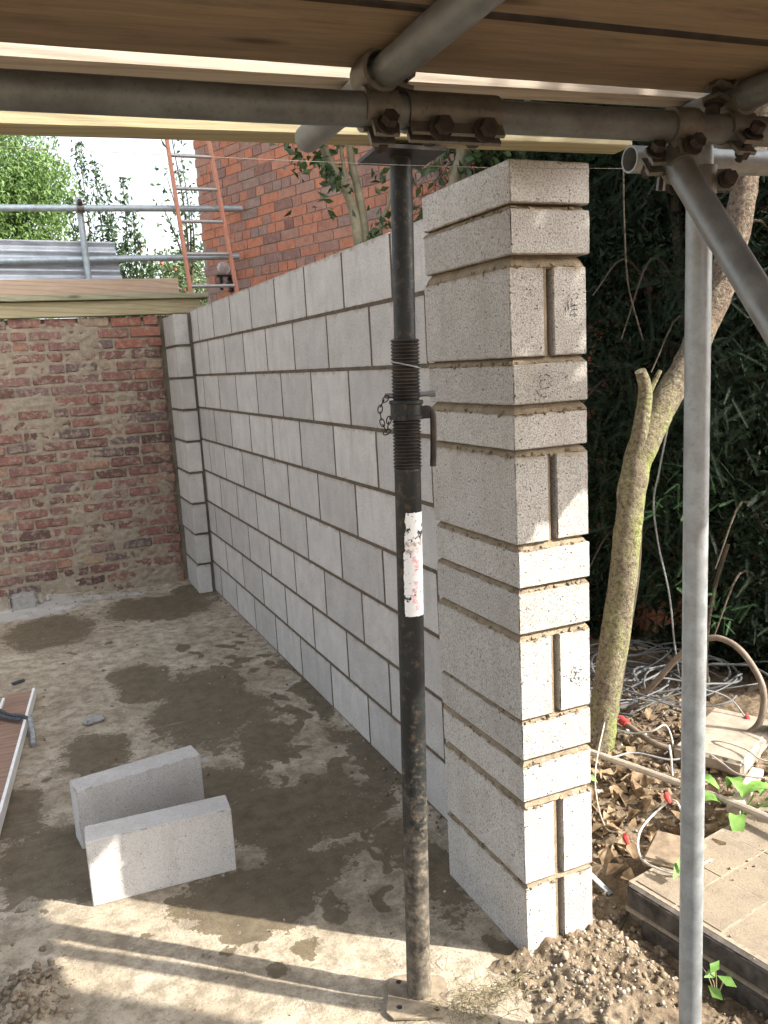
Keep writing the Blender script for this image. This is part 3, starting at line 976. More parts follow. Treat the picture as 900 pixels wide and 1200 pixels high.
# couplers -------------------------------------------------------
def ring_prof(r0, r1, a0, a1, n):
    out = [(r1 * math.cos(R(a0 + (a1 - a0) * i / n)), r1 * math.sin(R(a0 + (a1 - a0) * i / n))) for i in range(n + 1)]
    inn = [(r0 * math.cos(R(a0 + (a1 - a0) * i / n)), r0 * math.sin(R(a0 + (a1 - a0) * i / n))) for i in range(n + 1)]
    return out + inn[::-1]
def half_clamp(b, c, axis, openv, w=.05, r0=RT + .0006, th=.006):
    """a saddle round a tube: c centre, axis of the tube, openv = side on which the flap and bolt sit"""
    axis = Vector(axis).normalized(); v = Vector(openv); v = (v - axis * v.dot(axis)).normalized(); u = v.cross(axis)
    c = Vector(c) - axis * w / 2
    b.prism(ring_prof(r0, r0 + th, 20, 340, 18), c, v, u, axis, w)
    # lugs
    b.box(c + axis * w / 2 + v * (r0 + .014) + u * .010, (.030, w * .75, .007), Matrix((v, axis, u)).transposed())
    b.box(c + axis * w / 2 + v * (r0 + .014) - u * .010, (.030, w * .75, .007), Matrix((v, axis, u)).transposed())
def bolt(b, c, axis, L=.06, r_=.0065, nut=.0125):
    axis = Vector(axis).normalized(); c = Vector(c)
    b.tube([c - axis * L / 2, c + axis * L / 2], r_, 10)
    for s in (-.36, .42):
        b.tube([c + axis * (L * s), c + axis * (L * s + .012)], nut, 6)
    b.tube([c + axis * (L * .28), c + axis * (L * .34)], nut * 1.35, 14)
def coupler(loc, ax1, off, ax2, label, o1, o2):
    """double coupler: saddle on tube 1 at loc, saddle on tube 2 at loc+off"""
    t = empty('scaffold_coupler', loc, label, 'coupler', 'scaffold couplers')
    b = MB(); half_clamp(b, (0, 0, 0), ax1, o1); obj('clamp', b, M['coupler'], t, True)
    b = MB(); half_clamp(b, off, ax2, o2); obj('clamp', b, M['coupler'], t, True)
    b = MB(); b.box(Vector(off) / 2, (.040, .040, .020)); obj('saddle', b, M['coupler'], t)
    for c, ax, ov in (((0, 0, 0), ax1, o1), (off, ax2, o2)):
        ax = Vector(ax).normalized(); v = Vector(ov); v = (v - ax * v.dot(ax)).normalized(); u = v.cross(ax)
        b = MB(); bolt(b, Vector(c) + v * (RT + .02), u); obj('bolt', b, M['rust'], t, True)
    return t
ld = (LED_B - LED_A).normalized()
p = led(-.546)
coupler(p, ld, (0, 0, .0485), (0, 1, 0), 'scaffold coupler holding the crossing tube onto the level tube, above left of the prop', (0, -.55, -1), (1, -.2, -.2))
p = led(.108)
coupler(p, ld, (0, 0, .0485), (0, 1, 0), 'scaffold coupler joining tubes at the head of the upright standard', (-.2, -.8, -.8), (-1, 0, .2))
coupler((.1415, -.437, 1.885), (0, 0, 1), (-.02, .051, .048), (1, -.05, 0), 'rusty scaffold coupler right of the standard, below the level tube', (1, -.35, 0), (0, .2, -1))
coupler(led(-.006) + Vector((0, 0, 0)), ld, (0, .01, -.05), (-.1, -.64, -.77), 'scaffold coupler where the sloping brace meets the level tube', (-.6, -.3, -1), (-1, 0, -.3))
# sleeve coupler on the ledger right of the prop
sl = empty('sleeve_coupler', led(-.43), 'grey sleeve coupler with two bolt heads, on the level tube above the prop', 'coupler', 'scaffold couplers')
b = MB()
ax = ld; v = Vector((0, -.5, -.86)).normalized(); v = (v - ax * v.dot(ax)).normalized(); u = v.cross(ax)
L = .150
b.prism(ring_prof(RT + .0008, RT + .0055, 10, 350, 22), -ax * L / 2, v, u, ax, L)
b.box(v * (RT + .010) + u * .008, (.026, L, .006), Matrix((v, ax, u)).transposed())
b.box(v * (RT + .010) - u * .008, (.026, L, .006), Matrix((v, ax, u)).transposed())
obj('sleeve', b, M['coupler'], sl, True)
for s in (-.036, .036):
    b = MB(); bolt(b, ax * s + v * (RT + .014), Vector((0, -1, .1)), .062, .007, .0135); obj('bolt', b, M['rust'], sl, True)

# ------------------------------------------------------------------ steel prop
prop = empty('steel_prop', (-.316, .02, .004), 'adjustable black steel prop with a torn white label, standing left of the near block pier', 'steel prop')
prop.rotation_euler = (0, math.atan(.062 / 2.02), 0)
ZT = 2.02
b = MB().lathe([(.0302, .006), (.0302, 1.332), (.0306, 1.334), (.0306, 1.340), (.0300, 1.342)], 32); obj('outer_tube', b, M['prop'], prop, True)
# threaded sleeve
prof = []
zt0, zt1, pitch = 1.3425, 1.629, .0078
z = zt0
while z < zt1:
    prof += [(.0285, z), (.0322, z + pitch * .3), (.0322, z + pitch * .6), (.0285, z + pitch * .9)]
    z += pitch
b = MB().lathe(prof, 28); obj('threaded_sleeve', b, M['thread'], prop, False)
b = MB().tube([(0, 0, 1.60), (0, 0, 1.8), (0, 0, ZT - .008)], .0242, 24)
it = obj('inner_tube', b, M['prop'], prop, True)
ca = math.atan2(-1.72, -.76)
for z in (1.668, 1.775, 1.882):
    d = Vector((math.cos(ca - .35), math.sin(ca - .35), 0))
    obj('pin_hole', MB().tube([d * .022 + Vector((0, 0, z)), d * .0246 + Vector((0, 0, z))], .0065, 12), M['lamp_black'], it)
# collar nut with lugs and a hanging handle
b = MB().lathe([(.033, 1.452), (.039, 1.453), (.039, 1.461), (.036, 1.463), (.036, 1.486), (.0385, 1.488), (.0385, 1.495), (.033, 1.496)], 28)
d = Vector((math.cos(ca), math.sin(ca), 0)); rt = Vector((-d.y, d.x, 0))
rt = rt if rt.dot(Vector((.913, -.405, 0))) > 0 else -rt
b.box(d * .036 - rt * .014 + Vector((0, 0, 1.470)), (.020, .026, .036), Matrix((d, rt, Vector((0, 0, 1)))).transposed())
b.box(rt * .042 + Vector((0, 0, 1.468)), (.022, .022, .028), Matrix((d, rt, Vector((0, 0, 1)))).transposed())
cn = obj('collar_nut', b, M['prop'], prop, True)
hp = [rt * .040, rt * .052 + Vector((0, 0, -.002)), rt * .0585 + Vector((0, 0, -.012)), rt * .060 + Vector((0, 0, -.03)), rt * .0595 + Vector((0, 0, -.085)), rt * .058 + Vector((0, 0, -.131))]
hp = [q + Vector((0, 0, 1.4765)) + d * .004 for q in hp]
b = MB().tube(catmull(hp, 4), .0072, 12); obj('handle', b, M['thread'], cn, True)
# locking pin and its chain, wire ring round the threads
b = MB().tube([-rt * .048 + Vector((0, 0, 1.506)), rt * .062 + Vector((0, 0, 1.509))], .0058, 12)
b.tube([rt * .052 + Vector((0, 0, 1.509)), rt * .066 + Vector((0, 0, 1.5092))], .0078, 8)
obj('locking_pin', b, M['galv'], prop, True)
chn = [(-.046, 1.500), (-.054, 1.490), (-.059, 1.477), (-.058, 1.462), (-.055, 1.447), (-.050, 1.435), (-.045, 1.426), (-.042, 1.440), (-.040, 1.452)]
b = MB()
for i, (x, z) in enumerate(chn):
    c = rt * x + Vector((0, 0, z)) + d * .008
    nx_ = chn[min(i + 1, len(chn) - 1)]; pv = chn[max(i - 1, 0)]
    tz = (rt * (nx_[0] - pv[0]) + Vector((0, 0, nx_[1] - pv[1]))).normalized()
    sdv = tz.cross(d).normalized() if i % 2 == 0 else d
    ring = [c + tz * (.0095 * math.cos(a)) + sdv * (.0052 * math.sin(a)) for a in [2 * PI * k / 10 for k in range(11)]]
    b.tube(ring, .0014, 5, cap=False)
obj('pin_chain', b, M['rust'], prop, True)
b = MB().tube([Vector((.0334 * math.cos(a), .0334 * math.sin(a), 1.574)) + Vector((0, 0, -.008 * (rt.x * math.cos(a) + rt.y * math.sin(a)))) for a in [2 * PI * k / 24 for k in range(25)]], .0017, 6, cap=False)
obj('wire_ring', b, M['galv_bright'], prop, True)
# plates
def ragged(cx, cy, sx, sy, n, seed, amp):
    r2 = random.Random(seed); P = []
    for i in range(n):
        a = 2 * PI * i / n
        k = max(abs(math.cos(a)), abs(math.sin(a)))
        P.append((cx + sx * math.cos(a) / k + r2.uniform(-amp, amp), cy + sy * math.sin(a) / k + r2.uniform(-amp, amp)))
    return P
b = MB().prism(ragged(-.004, -.012, .075, .074, 28, 3, .0035), (0, 0, 0.0), (.9, -.44, 0), (.44, .9, 0), (0, 0, 1), .005)
bp = obj('base_plate', b, M['sandy_clod'], prop)
for x, y in ((-.052, .035), (-.048, -.052), (.045, -.058)): obj('plate_hole', MB().tube([(x * .9 + y * .44, -x * .44 + y * .9, .003), (x * .9 + y * .44, -x * .44 + y * .9, .0058)], .007, 12), M['lamp_black'], bp)
b = MB().box((0, 0, ZT - .004), (.150, .150, .008), Matrix.Rotation(-.1, 3, 'Z')); obj('head_plate', b, M['thread'], prop)
# torn label
a_c = ca + .38 if rt.dot(Vector((math.cos(ca + .38), math.sin(ca + .38), 0))) > 0 else ca - .38
sg = 1 if a_c > ca else -1
b = MB(); nz = 60; nt = 12; vs_, fs_ = [], []
r2 = random.Random(4)
for i in range(nz + 1):
    tz = i / nz
    zz = 1.000 + .243 * tz
    lft = -.86 + (.10 if tz > .62 else 0) + (.10 if tz > .80 else 0) + (.05 if tz < .02 or tz > .985 else 0) + .10 * noise.noise(Vector((zz * 60, 1, 0))) + .05 * noise.noise(Vector((zz * 200, 3, 0)))
    for j in range(nt + 1):
        a = a_c + sg * (lft + (.95 - lft) * j / nt)
        vs_.append((.0308 * math.cos(a), .0308 * math.sin(a), zz + .002 * noise.noise(Vector((a * 6, 5, 0)))))
for i in range(nz):
    for j in range(nt):
        k = i * (nt + 1) + j
        fs_.append((k, k + 1, k + nt + 2, k + nt + 1))
b.add(vs_, fs_)
st = obj('torn_label', b, M['sticker'], prop, True)
tag(st, 'torn white label with worn pink print and black scrapes')

# ------------------------------------------------------------------ two loose blocks on the floor
def floor_block(bl, br, label, seed):
    a, c = Vector(bl), Vector(br)
    ang = math.atan2(c.y - a.y, c.x - a.x)
    L = (c - a).length
    me = rough_block(.440, .100, .215, .009, .0028, .0035, seed, M['loose_block'], 'concrete_block')
    o = link(bpy.data.objects.new('concrete_block', me))
    n = Vector((-math.sin(ang), math.cos(ang), 0))
    o.location = (a + c) / 2 + n * .05 + Vector((0, 0, .1085))
    o.rotation_euler = (0, 0, ang)
    tag(o, label, 'block', 'loose concrete blocks on the floor')
floor_block((-1.035, .803, 0), (-.599, .778, 0), 'loose concrete block on edge on the floor, the nearer one with a sunlit left end', 201)
floor_block((-1.04, 1.150, 0), (-.605, 1.213, 0), 'loose concrete block on edge on the floor, the farther one behind its neighbour', 207)

# ------------------------------------------------------------------ plank and strap at the left edge
pl = empty('edged_plank', (-1.27, 2.1, 0), 'reddish plank with white metal edges lying on the floor at the left edge', 'plank')
pa, pb = Vector((-1.145, 2.74, .022)), Vector((-1.335, 1.10, .022))
ax = (pb - pa).normalized(); sx = Vector((ax.y, -ax.x, 0)); sx = sx if sx.x < 0 else -sx
Lp = (pb - pa).length
def plk(off, w, z, h, a0=0):
    c = (pa + pb) / 2 + sx * off + Vector((0, 0, z)) - Vector((-1.27, 2.1, 0)) + ax * a0
    return MB().box(c, (Lp, w, h), Matrix((ax, sx, Vector((0, 0, 1)))).transposed())
o = obj('board', plk(.070, .118, .008, .030), M['red_plank'], pl)
o = obj('metal_edge', plk(.004, .012, .012, .050), M['white'], pl)
o = obj('metal_edge', plk(.136, .012, .012, .050, .08), M['white'], pl)
stp = empty('lashing_strap', (-1.26, 2.3, 0), 'dark strap with a pale loose end wrapped over the reddish plank', 'strap')
def at_pl(s, off, z): return pa + ax * s + sx * off + Vector((0, 0, z)) - Vector((-1.26, 2.3, 0))
b = MB()
for pts in ([at_pl(.10, .34, .22), at_pl(.24, .20, .11), at_pl(.33, .10, .05), at_pl(.40, .02, .05), at_pl(.42, -.02, .03)], [at_pl(.16, .34, .20), at_pl(.28, .20, .10), at_pl(.36, .10, .045), at_pl(.43, .02, .045)]):
    b.tube(catmull(pts, 6), .009, 8)
obj('webbing', b, M['strap'], stp, True)
for pts in ([at_pl(.40, .12, .045), at_pl(.44, .20, .06), at_pl(.50, .30, .05)], [at_pl(.40, -.015, .04), at_pl(.52, -.035, .015), at_pl(.62, -.045, -.008)]):
    obj('loose_end', MB().tube(catmull(pts, 5), .012, 8), M['strap_pale'], stp, True)
stick = link(bpy.data.objects.new('wood_scrap', rough_block(.07, .022, .012, .01, .003, .003, 77, M['strap'])))
stick.location = (-1.225, 3.02, .012); stick.rotation_euler = (0, 0, .5)
tag(stick, 'small dark wood scrap on the floor above the plank end', 'scrap')

# ------------------------------------------------------------------ stones by the brick wall
def stone(name, loc, size, mat, label, seed, rz=0, bev=.008):
    o = link(bpy.data.objects.new(name, rough_block(*size, .012, bev, .006, seed, mat, name)))
    o.location = loc; o.rotation_euler = (0, 0, rz)
    return tag(o, label, 'stone')
stone('stone_block', (-1.165, 4.60, .065), (.15, .09, .105), M['stone_grey'], 'small squared grey stone at the foot of the brick wall', 301, .05)
stone('brick_fragment', (-1.33, 4.62, .055), (.16, .09, .10), M['slab'], 'broken buff brick lying left of the small grey stone', 302, -.1, .014)
stone('stone_chip', (-1.055, 4.62, .06), (.035, .03, .075), M['stone_pale'], 'upright pale stone chip right beside the small grey stone', 303, .3, .01)
stone('stone_chip', (-1.00, 4.66, .05), (.05, .03, .05), M['stone_pale'], 'small pale stone chip farther from the grey stone, by the brick wall', 304, .7, .01)
stone('stone_chip', (-.905, 2.27, .012), (.10, .06, .03), M['stone_grey'], 'flat grey stone chip lying on the floor right of the plank', 305, .3, .012)

# ------------------------------------------------------------------ rubble, litter
CUB = np.array([(a, b_, c) for a in (-1, 1) for b_ in (-1, 1) for c in (-1, 1)], float) * .62
CUB_F = np.array([(0, 1, 3), (0, 3, 2), (4, 6, 7), (4, 7, 5), (0, 4, 5), (0, 5, 1), (2, 3, 7), (2, 7, 6), (0, 2, 6), (0, 6, 4), (1, 5, 7), (1, 7, 3)])
nr = np.random.default_rng(5)
def pebbles(name, pts, sizes, mat, label, cat='rubble'):
    n = len(pts)
    A = nr.normal(size=(n, 3, 3)); Q = np.linalg.qr(A)[0]
    S = nr.uniform(.55, 1.25, (n, 1, 3)) * np.array(sizes)[:, None, None]
    J = 1 + nr.normal(0, .26, (n, 8, 3))
    V = (CUB[None] * J * S) @ Q
    V = V + np.array(pts)[:, None, :]
    F = CUB_F[None] + (np.arange(n) * 8)[:, None, None]
    me = np_mesh(name, V.reshape(-1, 3), F.reshape(-1, 3), mat)
    o = link(bpy.data.objects.new(name, me))
    return tag(o, label, cat, kind='stuff')
def scatter(n, fx, smin, smax, base):
    P, S = [], []
    while len(P) < n:
        x, y = fx()
        s = smin + (smax - smin) * rng.random() ** 6
        P.append((x, y, base(x, y) + s * .2)); S.append(s)
    return P, S
def inside(x, y):
    return (x < .215 and y > -.004) or (.36 < x and y < .33 and x > .365 - y * .17 and False)
def f_front():
    while True:
        x = rng.gauss(.10, .17); y = rng.gauss(-.10, .13)
        if not inside(x, y) and x > -.26 - rng.random() * .05 and y > -.5 and x < .42: return x, y
P, S = scatter(1100, f_front, .0006, .007, mound_z)
pebbles('rubble', P, S, M['stone_pale'], 'pale crumbs of stone and mortar at the foot of the near pier')
P, S = scatter(900, f_front, .001, .013, mound_z)
pebbles('soil_clods', P, S, M['sandy_clod'], 'brown clods of earth at the foot of the near pier', 'soil')
def f_side():
    while True:
        x = rng.uniform(.22, 1.5); y = rng.uniform(-.5, 1.6)
        if not (x > .36 - y * .17 and y < .30): return x, y
P, S = scatter(5200, f_side, .0015, .019, soil_z)
pebbles('soil_clods', P, S, M['clod'], 'dark clods of earth between the near pier and the paving', 'soil')
P, S = scatter(1100, f_side, .0015, .016, soil_z)
pebbles('rubble', P, S, M['stone_pale'], 'pale grit strewn over the earth right of the near pier')
def f_floor():
    while True:
        x = rng.uniform(-1.6, .12); y = rng.uniform(-.6, 4.7)
        if rng.random() < .35: x = .125 - abs(rng.gauss(0, .06))
        elif rng.random() < .25: y = 4.72 - abs(rng.gauss(0, .18))
        if (x > -.02 and y < .46) : continue
        return x, y
P, S = scatter(1500, f_floor, .0012, .009, floor_z)
pebbles('grit', P, S, M['clod'], 'crumbs of dirt scattered over the concrete floor', 'grit')
P, S = scatter(420, f_floor, .001, .007, floor_z)
pebbles('grit', P, S, M['stone_pale'], 'pale specks of mortar scattered over the concrete floor', 'grit')

P, S = [], []
for _ in range(700):
    x = rng.gauss(-1.27, .065); y = rng.gauss(.47, .075)
    s = .0015 + .012 * rng.random() ** 4
    P.append((x, y, floor_z(x, y) + s * .3)); S.append(s)
pebbles('mud_lump', P, S, M['soil'], 'dark lump of crumbly mud on the floor at the lower left', 'mud')
def f_pave(x0=.40, x1=1.2):
    return rng.uniform(x0, x1), rng.uniform(-.55, .0)
P, S = scatter(420, f_pave, .0008, .006, lambda x, y: .099)
pebbles('grit', P, S, M['sandy_clod'], 'sandy grit scattered over the pavers', 'grit')

def leaf_cards(centers, sizes, mat, name, parent=None, aspect=.5, curl=.25, normals=None, label=None, cat=None, kind=None, droop=None):
    """leaf-shaped folded faces: base, two sides, tip"""
    c = np.array(centers, float); n = len(c); s = np.array(sizes, float)[:, None]
    d = nr.normal(size=(n, 3))
    if droop is not None: d = d * (1 - droop[1]) + np.array(droop[0]) * droop[1] * 1.6
    d /= np.linalg.norm(d, axis=1, keepdims=True)
    q = nr.normal(size=(n, 3)) if normals is None else np.array(normals) + nr.normal(0, .35, (n, 3))
    w = np.cross(d, q); w /= np.linalg.norm(w, axis=1, keepdims=True) + 1e-9
    nn = np.cross(w, d)
    up = nn * s * curl * .5
    V = np.stack([c - d * s * .5, c - w * s * aspect * .5 + up - d * s * .08, c + d * s * .5, c + w * s * aspect * .5 + up - d * s * .08], 1).reshape(-1, 3)
    I = np.arange(n)[:, None] * 4
    F = np.concatenate([I + np.array([[0, 1, 2]]), I + np.array([[0, 2, 3]])], 0)
    me = np_mesh(name, V, F, mat)
    o = link(bpy.data.objects.new(name, me))
    if parent: o.parent = parent
    return tag(o, label, cat, kind=kind)
P, S = [], []
for _ in range(420):
    x, y = f_side()
    if rng.random() < .75: x = rng.gauss(.62, .25); y = rng.gauss(.55, .25)
    if x < .25 or (y < .02): continue
    P.append((x, y, soil_z(x, y) + rng.uniform(.006, .02))); S.append(rng.uniform(.03, .085))
leaf_cards(P, S, M['dead'], 'dead_leaves', None, .62, .5, np.tile([0, 0, 1.0], (len(P), 1)), 'dry brown fallen leaves on the earth right of the near pier', 'leaves', 'stuff')
# twigs and dry weeds
b = MB()
for _ in range(70):
    x, y = f_side()
    a = rng.uniform(0, PI); L = rng.uniform(.04, .2)
    z = soil_z(x, y) + .012
    b.tube([(x - math.cos(a) * L / 2, y - math.sin(a) * L / 2, z), (x, y, z + rng.uniform(0, .02)), (x + math.cos(a) * L / 2, y + math.sin(a) * L / 2, z + rng.uniform(-.005, .012))], rng.uniform(.0012, .003), 5)
tag(obj('twigs', b, M['twig']), 'thin dry twigs among the leaves right of the near pier', 'twigs', kind='stuff')
b = MB()
for _ in range(150):
    x = rng.gauss(-.19, .075); y = rng.gauss(-.075, .035)
    a = rng.uniform(0, 2 * PI); L = rng.uniform(.02, .07)
    z = max(floor_z(x, y), soil_z(x, y)) + .002
    b.tube([(x, y, z), (x + math.cos(a) * L * .5, y + math.sin(a) * L * .5, z + L * .35), (x + math.cos(a) * L, y + math.sin(a) * L, z + L * .25)], .0008, 4)
tag(obj('dry_weeds', b, M['straw']), 'flattened dry weeds right of the foot of the steel prop', 'weeds', kind='stuff')

# ------------------------------------------------------------------ paving at the right
pv = empty('paved_area', (.75, -.3, 0), 'low raised area of sandy pavers edged with dark bricks at the lower right', 'paving')
PVO = Vector((.75, -.3, 0))
ca_, cb_ = Vector((.362, .02, 0)), Vector((.452, -.5, 0))
ey = (cb_ - ca_).normalized(); ex = Vector((-ey.y, ey.x, 0)); ex = ex if ex.x > 0 else -ex
A3 = Matrix((ex, ey, Vector((0, 0, 1)))).transposed()
pm = [rough_block(.1975, .1375, .06, .02, .0025, .0025, 400 + s, M['paver'], 'paver') for s in range(4)]
for iy in range(-2, 6):
    for ix in range(0, 5):
        if iy < 0: continue
        offx = (iy % 2) * .1
        w = ca_ + ex * (.10 + .012 + ix * .2 + offx - (.1 if iy % 2 else 0) + (.0)) + ey * (iy * .14 + .07)
        inst('paver', rng.choice(pm), w - PVO + Vector((0, 0, .068 + rng.uniform(-.0015, .001))), pv, (rng.uniform(-.004, .004), rng.uniform(-.004, .004), math.atan2(ex.y, ex.x) + rng.uniform(-.01, .01)))
em = [rough_block(.03, .215, .062, .02, .004, .003, 420 + s, M['curb'], 'edging_brick') for s in range(3)]
for lay, (z, offx) in enumerate(((.064, -.006), (-.004, -.020))):
    for k in range(0, 5):
        w = ca_ + ex * offx + ey * (k * .225 + .107 + (.0 if lay == 0 else .06))
        inst('edging_brick', rng.choice(em), w - PVO + Vector((0, 0, z)), pv, (0, rng.uniform(-.03, .03), math.atan2(ex.y, ex.x) + rng.uniform(-.012, .012)))
b = MB().box(ca_ + ex * .46 + ey * .44 - PVO + Vector((0, 0, .020)), (.92, .9, .153), A3)
b.box(ca_ + ex * -.010 + ey * .50 - PVO + Vector((0, 0, .030)), (.034, 1.0, .012), A3)
obj('bedding', b, M['joint_sand'], pv)
# loose slabs, timber offcut
stone('broken_slab', (1.32, .60, .06), (.44, .26, .06), M['slab'], 'pinkish stone slab lying behind the green plant at the right edge', 431, .45, .012)
stone('broken_slab', (.565, .07, .095), (.17, .15, .035), M['clod'], 'thin grey broken slab piece on the end of the edging, inside the cable loop', 432, .6, .008)
timber('timber_offcut', (.86, .20, .10), (1.16, .24, .125), M['toe'], 'short pale timber offcut lying on the paving beside the plant', 'timber', None, .003, 51, .5)
o = stone('paving_slab', (2.15, 2.35, -.01), (.7, .5, .05), M['stone_pale'], 'pale paving slab on the ground by the house wall, far behind the trunk', 433, .35, .01)
o = stone('paving_slab', (2.05, 1.62, .0), (.45, .4, .05), M['stone_pale'], 'pale paving slab glimpsed under the yew at the right', 434, .2, .01)
stone('stone_block', (1.50, .50, .13), (.10, .08, .07), M['strap'], 'dark lump of stone on the slab at the right edge', 436, .3, .02)

# ------------------------------------------------------------------ pipes and cables
def cable(name, pts, r_, mat, label, cat='cable', n=8, seg=8, group=None):
    o = obj(name, MB().tube(catmull(pts, n), r_, seg), mat, None, True, org=tuple(pts[0]))
    return tag(o, label, cat, group)
cable('plastic_pipe', [(.50, 1.45, .05), (.66, 1.15, .055), (.797, .80, .06), (.862, .40, .10), (.90, .05, .135), (.935, -.3, .135)], .0125, M['pipe'], 'long pale pipe lying from behind the near pier across the earth to the paving', 'pipe')
hz = empty('brown_hose', (1.2, .7, 0), 'bent brown hose arching over the cables at the right, one end wrapped red', 'hose')
HO = Vector((1.2, .7, 0))
hp = [(1.10, 1.06, .07), (1.08, .85, .055), (1.08, .70, .05), (1.176, .596, .045), (1.365, .588, .06), (1.422, .547, .12), (1.45, .547, .2), (1.455, .566, .28), (1.463, .651, .36), (1.452, .728, .4), (1.42, .80, .40), (1.36, .88, .33), (1.28, .98, .16), (1.21, 1.06, .03)]
b = MB().tube([q - HO for q in catmull(hp, 8)], .0125, 12); obj('hose', b, M['hose'], hz, True)
b = MB().tube([q - HO for q in catmull(hp[:2], 8)][:7], .018, 12); obj('red_tape', b, M['red'], hz, True)
def tagged(pts, r_, mat, label, ends):
    O = Vector(pts[0])
    t = empty('wire', O, label, 'wire', 'loose wires right of the near pier')
    obj('wire_core', MB().tube([q - O for q in catmull(pts, 8)], r_, 7), mat, t, True)
    for e in ends:
        e = Vector(e)
        m = MB().tube([e - O + Vector((0, -.012, -.008)), e - O + Vector((0, 0, .008)), e - O + Vector((.008, .012, .012))], [.006, .011, .007], 8)
        obj('red_cap', m, M['red'], t, True)
tagged([(.54, .26, .055), (.545, .30, .05), (.549, .369, .03), (.60, .48, .06), (.72, .64, .09), (.98, .90, .16), (1.056, 1.006, .2)], .0026, M['pipe'], 'thin tan wire trailing down the earth beside the pier, red cap at its lower end', [(.535, .255, .05)])
tagged([(.62, -.02, .112), (.50, -.03, .112), (.456, .023, .11), (.466, .107, .10), (.541, .194, .11), (.66, .25, .12), (.70, .22, .16), (.68, .16, .15)], .0034, M['cable_white'], 'white wire in an open loop over the grey broken slab, red cap on end', [(.685, .235, .16)])
tagged([(1.25, .95, .05), (1.30, .92, .12), (1.40, .83, .17), (1.47, .74, .15), (1.484, .66, .09)], .0034, M['cable_grey'], 'grey wire arching left of the hose bend, red cap on its end', [(1.484, .655, .085)])
cable('wire', [(1.19, .64, .05), (1.15, .55, .08), (1.12, .44, .09), (1.06, .30, .12), (1.10, .22, .13)], .0034, M['cable_white'], 'white wire running down toward the green plant from the standard', group='loose wires right of the near pier')
cable('wire', [(1.2, .62, .06), (1.22, .55, .10), (1.24, .44, .11), (1.22, .33, .115), (1.32, .28, .12), (1.42, .42, .14), (1.5, .5, .22)], .0034, M['cable_white'], 'white wire sweeping past the dark lump at the right edge', group='loose wires right of the near pier')
cable('wire', [(1.0, 1.0, .05), (1.02, .85, .06), (1.06, .74, .10), (1.12, .72, .12), (1.12, .68, .05), (1.06, .66, .04)], .0034, M['cable_white'], 'short white wire curl beside the red wrapped hose end', group='loose wires right of the near pier')
cable('wire', [(.86, .72, .05), (.95, .70, .055), (1.03, .60, .05), (1.12, .585, .05)], .0042, M['cable_grey'], 'pale grey wire lying across the earth under the hose', group='loose wires right of the near pier')
cable('wire', [(1.0, .57, .13), (.99, .55, .10), (.985, .54, .06), (.98, .53, .03)], .0042, M['cable_white'], 'short upright white wire end beside the standard', group='loose wires right of the near pier')
cable('hanging_wire', [(1.50, 1.12, 1.30), (1.485, 1.17, 1.05), (1.489, 1.209, .9), (1.52, 1.21, .7), (1.50, 1.12, .5), (1.53, 1.12, .28), (1.57, 1.13, .1)], .004, M['cable_grey'], 'thin grey wire hanging down in front of the dark yew', 'wire')
# heap of cables
b = MB()
for i in range(34):
    a0 = rng.uniform(0, 2 * PI); cx, cy = rng.gauss(1.38, .16), rng.gauss(1.20, .14)
    rx, ry = rng.uniform(.14, .42), rng.uniform(.10, .26)
    arc_ = rng.uniform(1.6, 4.6); tilt = rng.uniform(-.6, .6)
    pts = []
    for k in range(9):
        a = a0 + arc_ * k / 8
        x = cx + rx * math.cos(a); y = cy + ry * math.sin(a)
        pts.append((x + tilt * (y - cy), y, .03 + .006 * i * .45 + .05 * abs(math.sin(a * 1.5 + i)) + rng.uniform(0, .02)))
    b.tube(catmull(pts, 4), rng.choice((.003, .004, .0052)), 6)
tag(obj('cable_heap', b, M['cable_dim'], None, True), 'tangled heap of grey cables on the ground behind the trunk', 'cables', kind='stuff')
# mason's line
cable('string_line', [(-1.6, -.046, 1.985), (-.3, -.047, 1.984), (.34, -.048, 2.001)], .0006, M['string'], "thin mason's line stretched level under the pine beam across the pier top", 'string', 4, 5)
# metal strip beside the pier
o = link(bpy.data.objects.new('metal_strip', MB().box((0, 0, 0), (.022, .21, .003)).mesh('metal_strip', M['galv_bright'])))
o.location = (.335, .20, .045); o.rotation_euler = (.30, .2, .25)
tag(o, 'thin bright metal strip sticking out of the earth beside the pier', 'metal strip')

# ------------------------------------------------------------------ neighbour's house
P0 = Vector((.912, 4.974, 0)); hd = Vector((-.342, .94, 0)).normalized()
hn = Vector((-hd.y, hd.x, 0)); hn = hn if hn.x < 0 else -hn           # outward, towards the yard
house = empty('brick_house', P0, 'orange-red brick house wall of the neighbour, rising behind the block wall', 'house')
S0, S1, HH = -5.0, .92, 5.7
hm = [rough_block(.217, .06, .067, .04, .002, .002, 500 + s, M['house_brick'], 'brick') for s in range(5)]
hh = [rough_block(.1045, .06, .067, .04, .002, .002, 510 + s, M['house_brick'], 'brick') for s in range(3)]
ang = math.atan2(hd.y, hd.x)
def proj(p):
    c = ROT.transposed() @ (p - CAM)
    return 450 + 983 * c.x / -c.z, 600 - 983 * c.y / -c.z
cand, rest = [], MB()
for c in range(int(HH / .075)):
    s = S1 - ((c % 2) * .056)
    k = 0
    while s > S0:
        L = .1025 if (c % 4 == 3 or (k == 0 and c % 2) or rng.random() < .08) else .215
        sc = s - L / 2
        w = hd * sc + Vector((0, 0, c * .075 + .0375))
        px, py = proj(P0 + w)
        vis = (228 < px < 560 and 168 < py < 352 and py < 352 - (px - 230) * .40 + 8) or (688 < px < 770 and 300 < py < 640)
        cand.append((vis, L, w)); s -= L + .010; k += 1
nv = 0
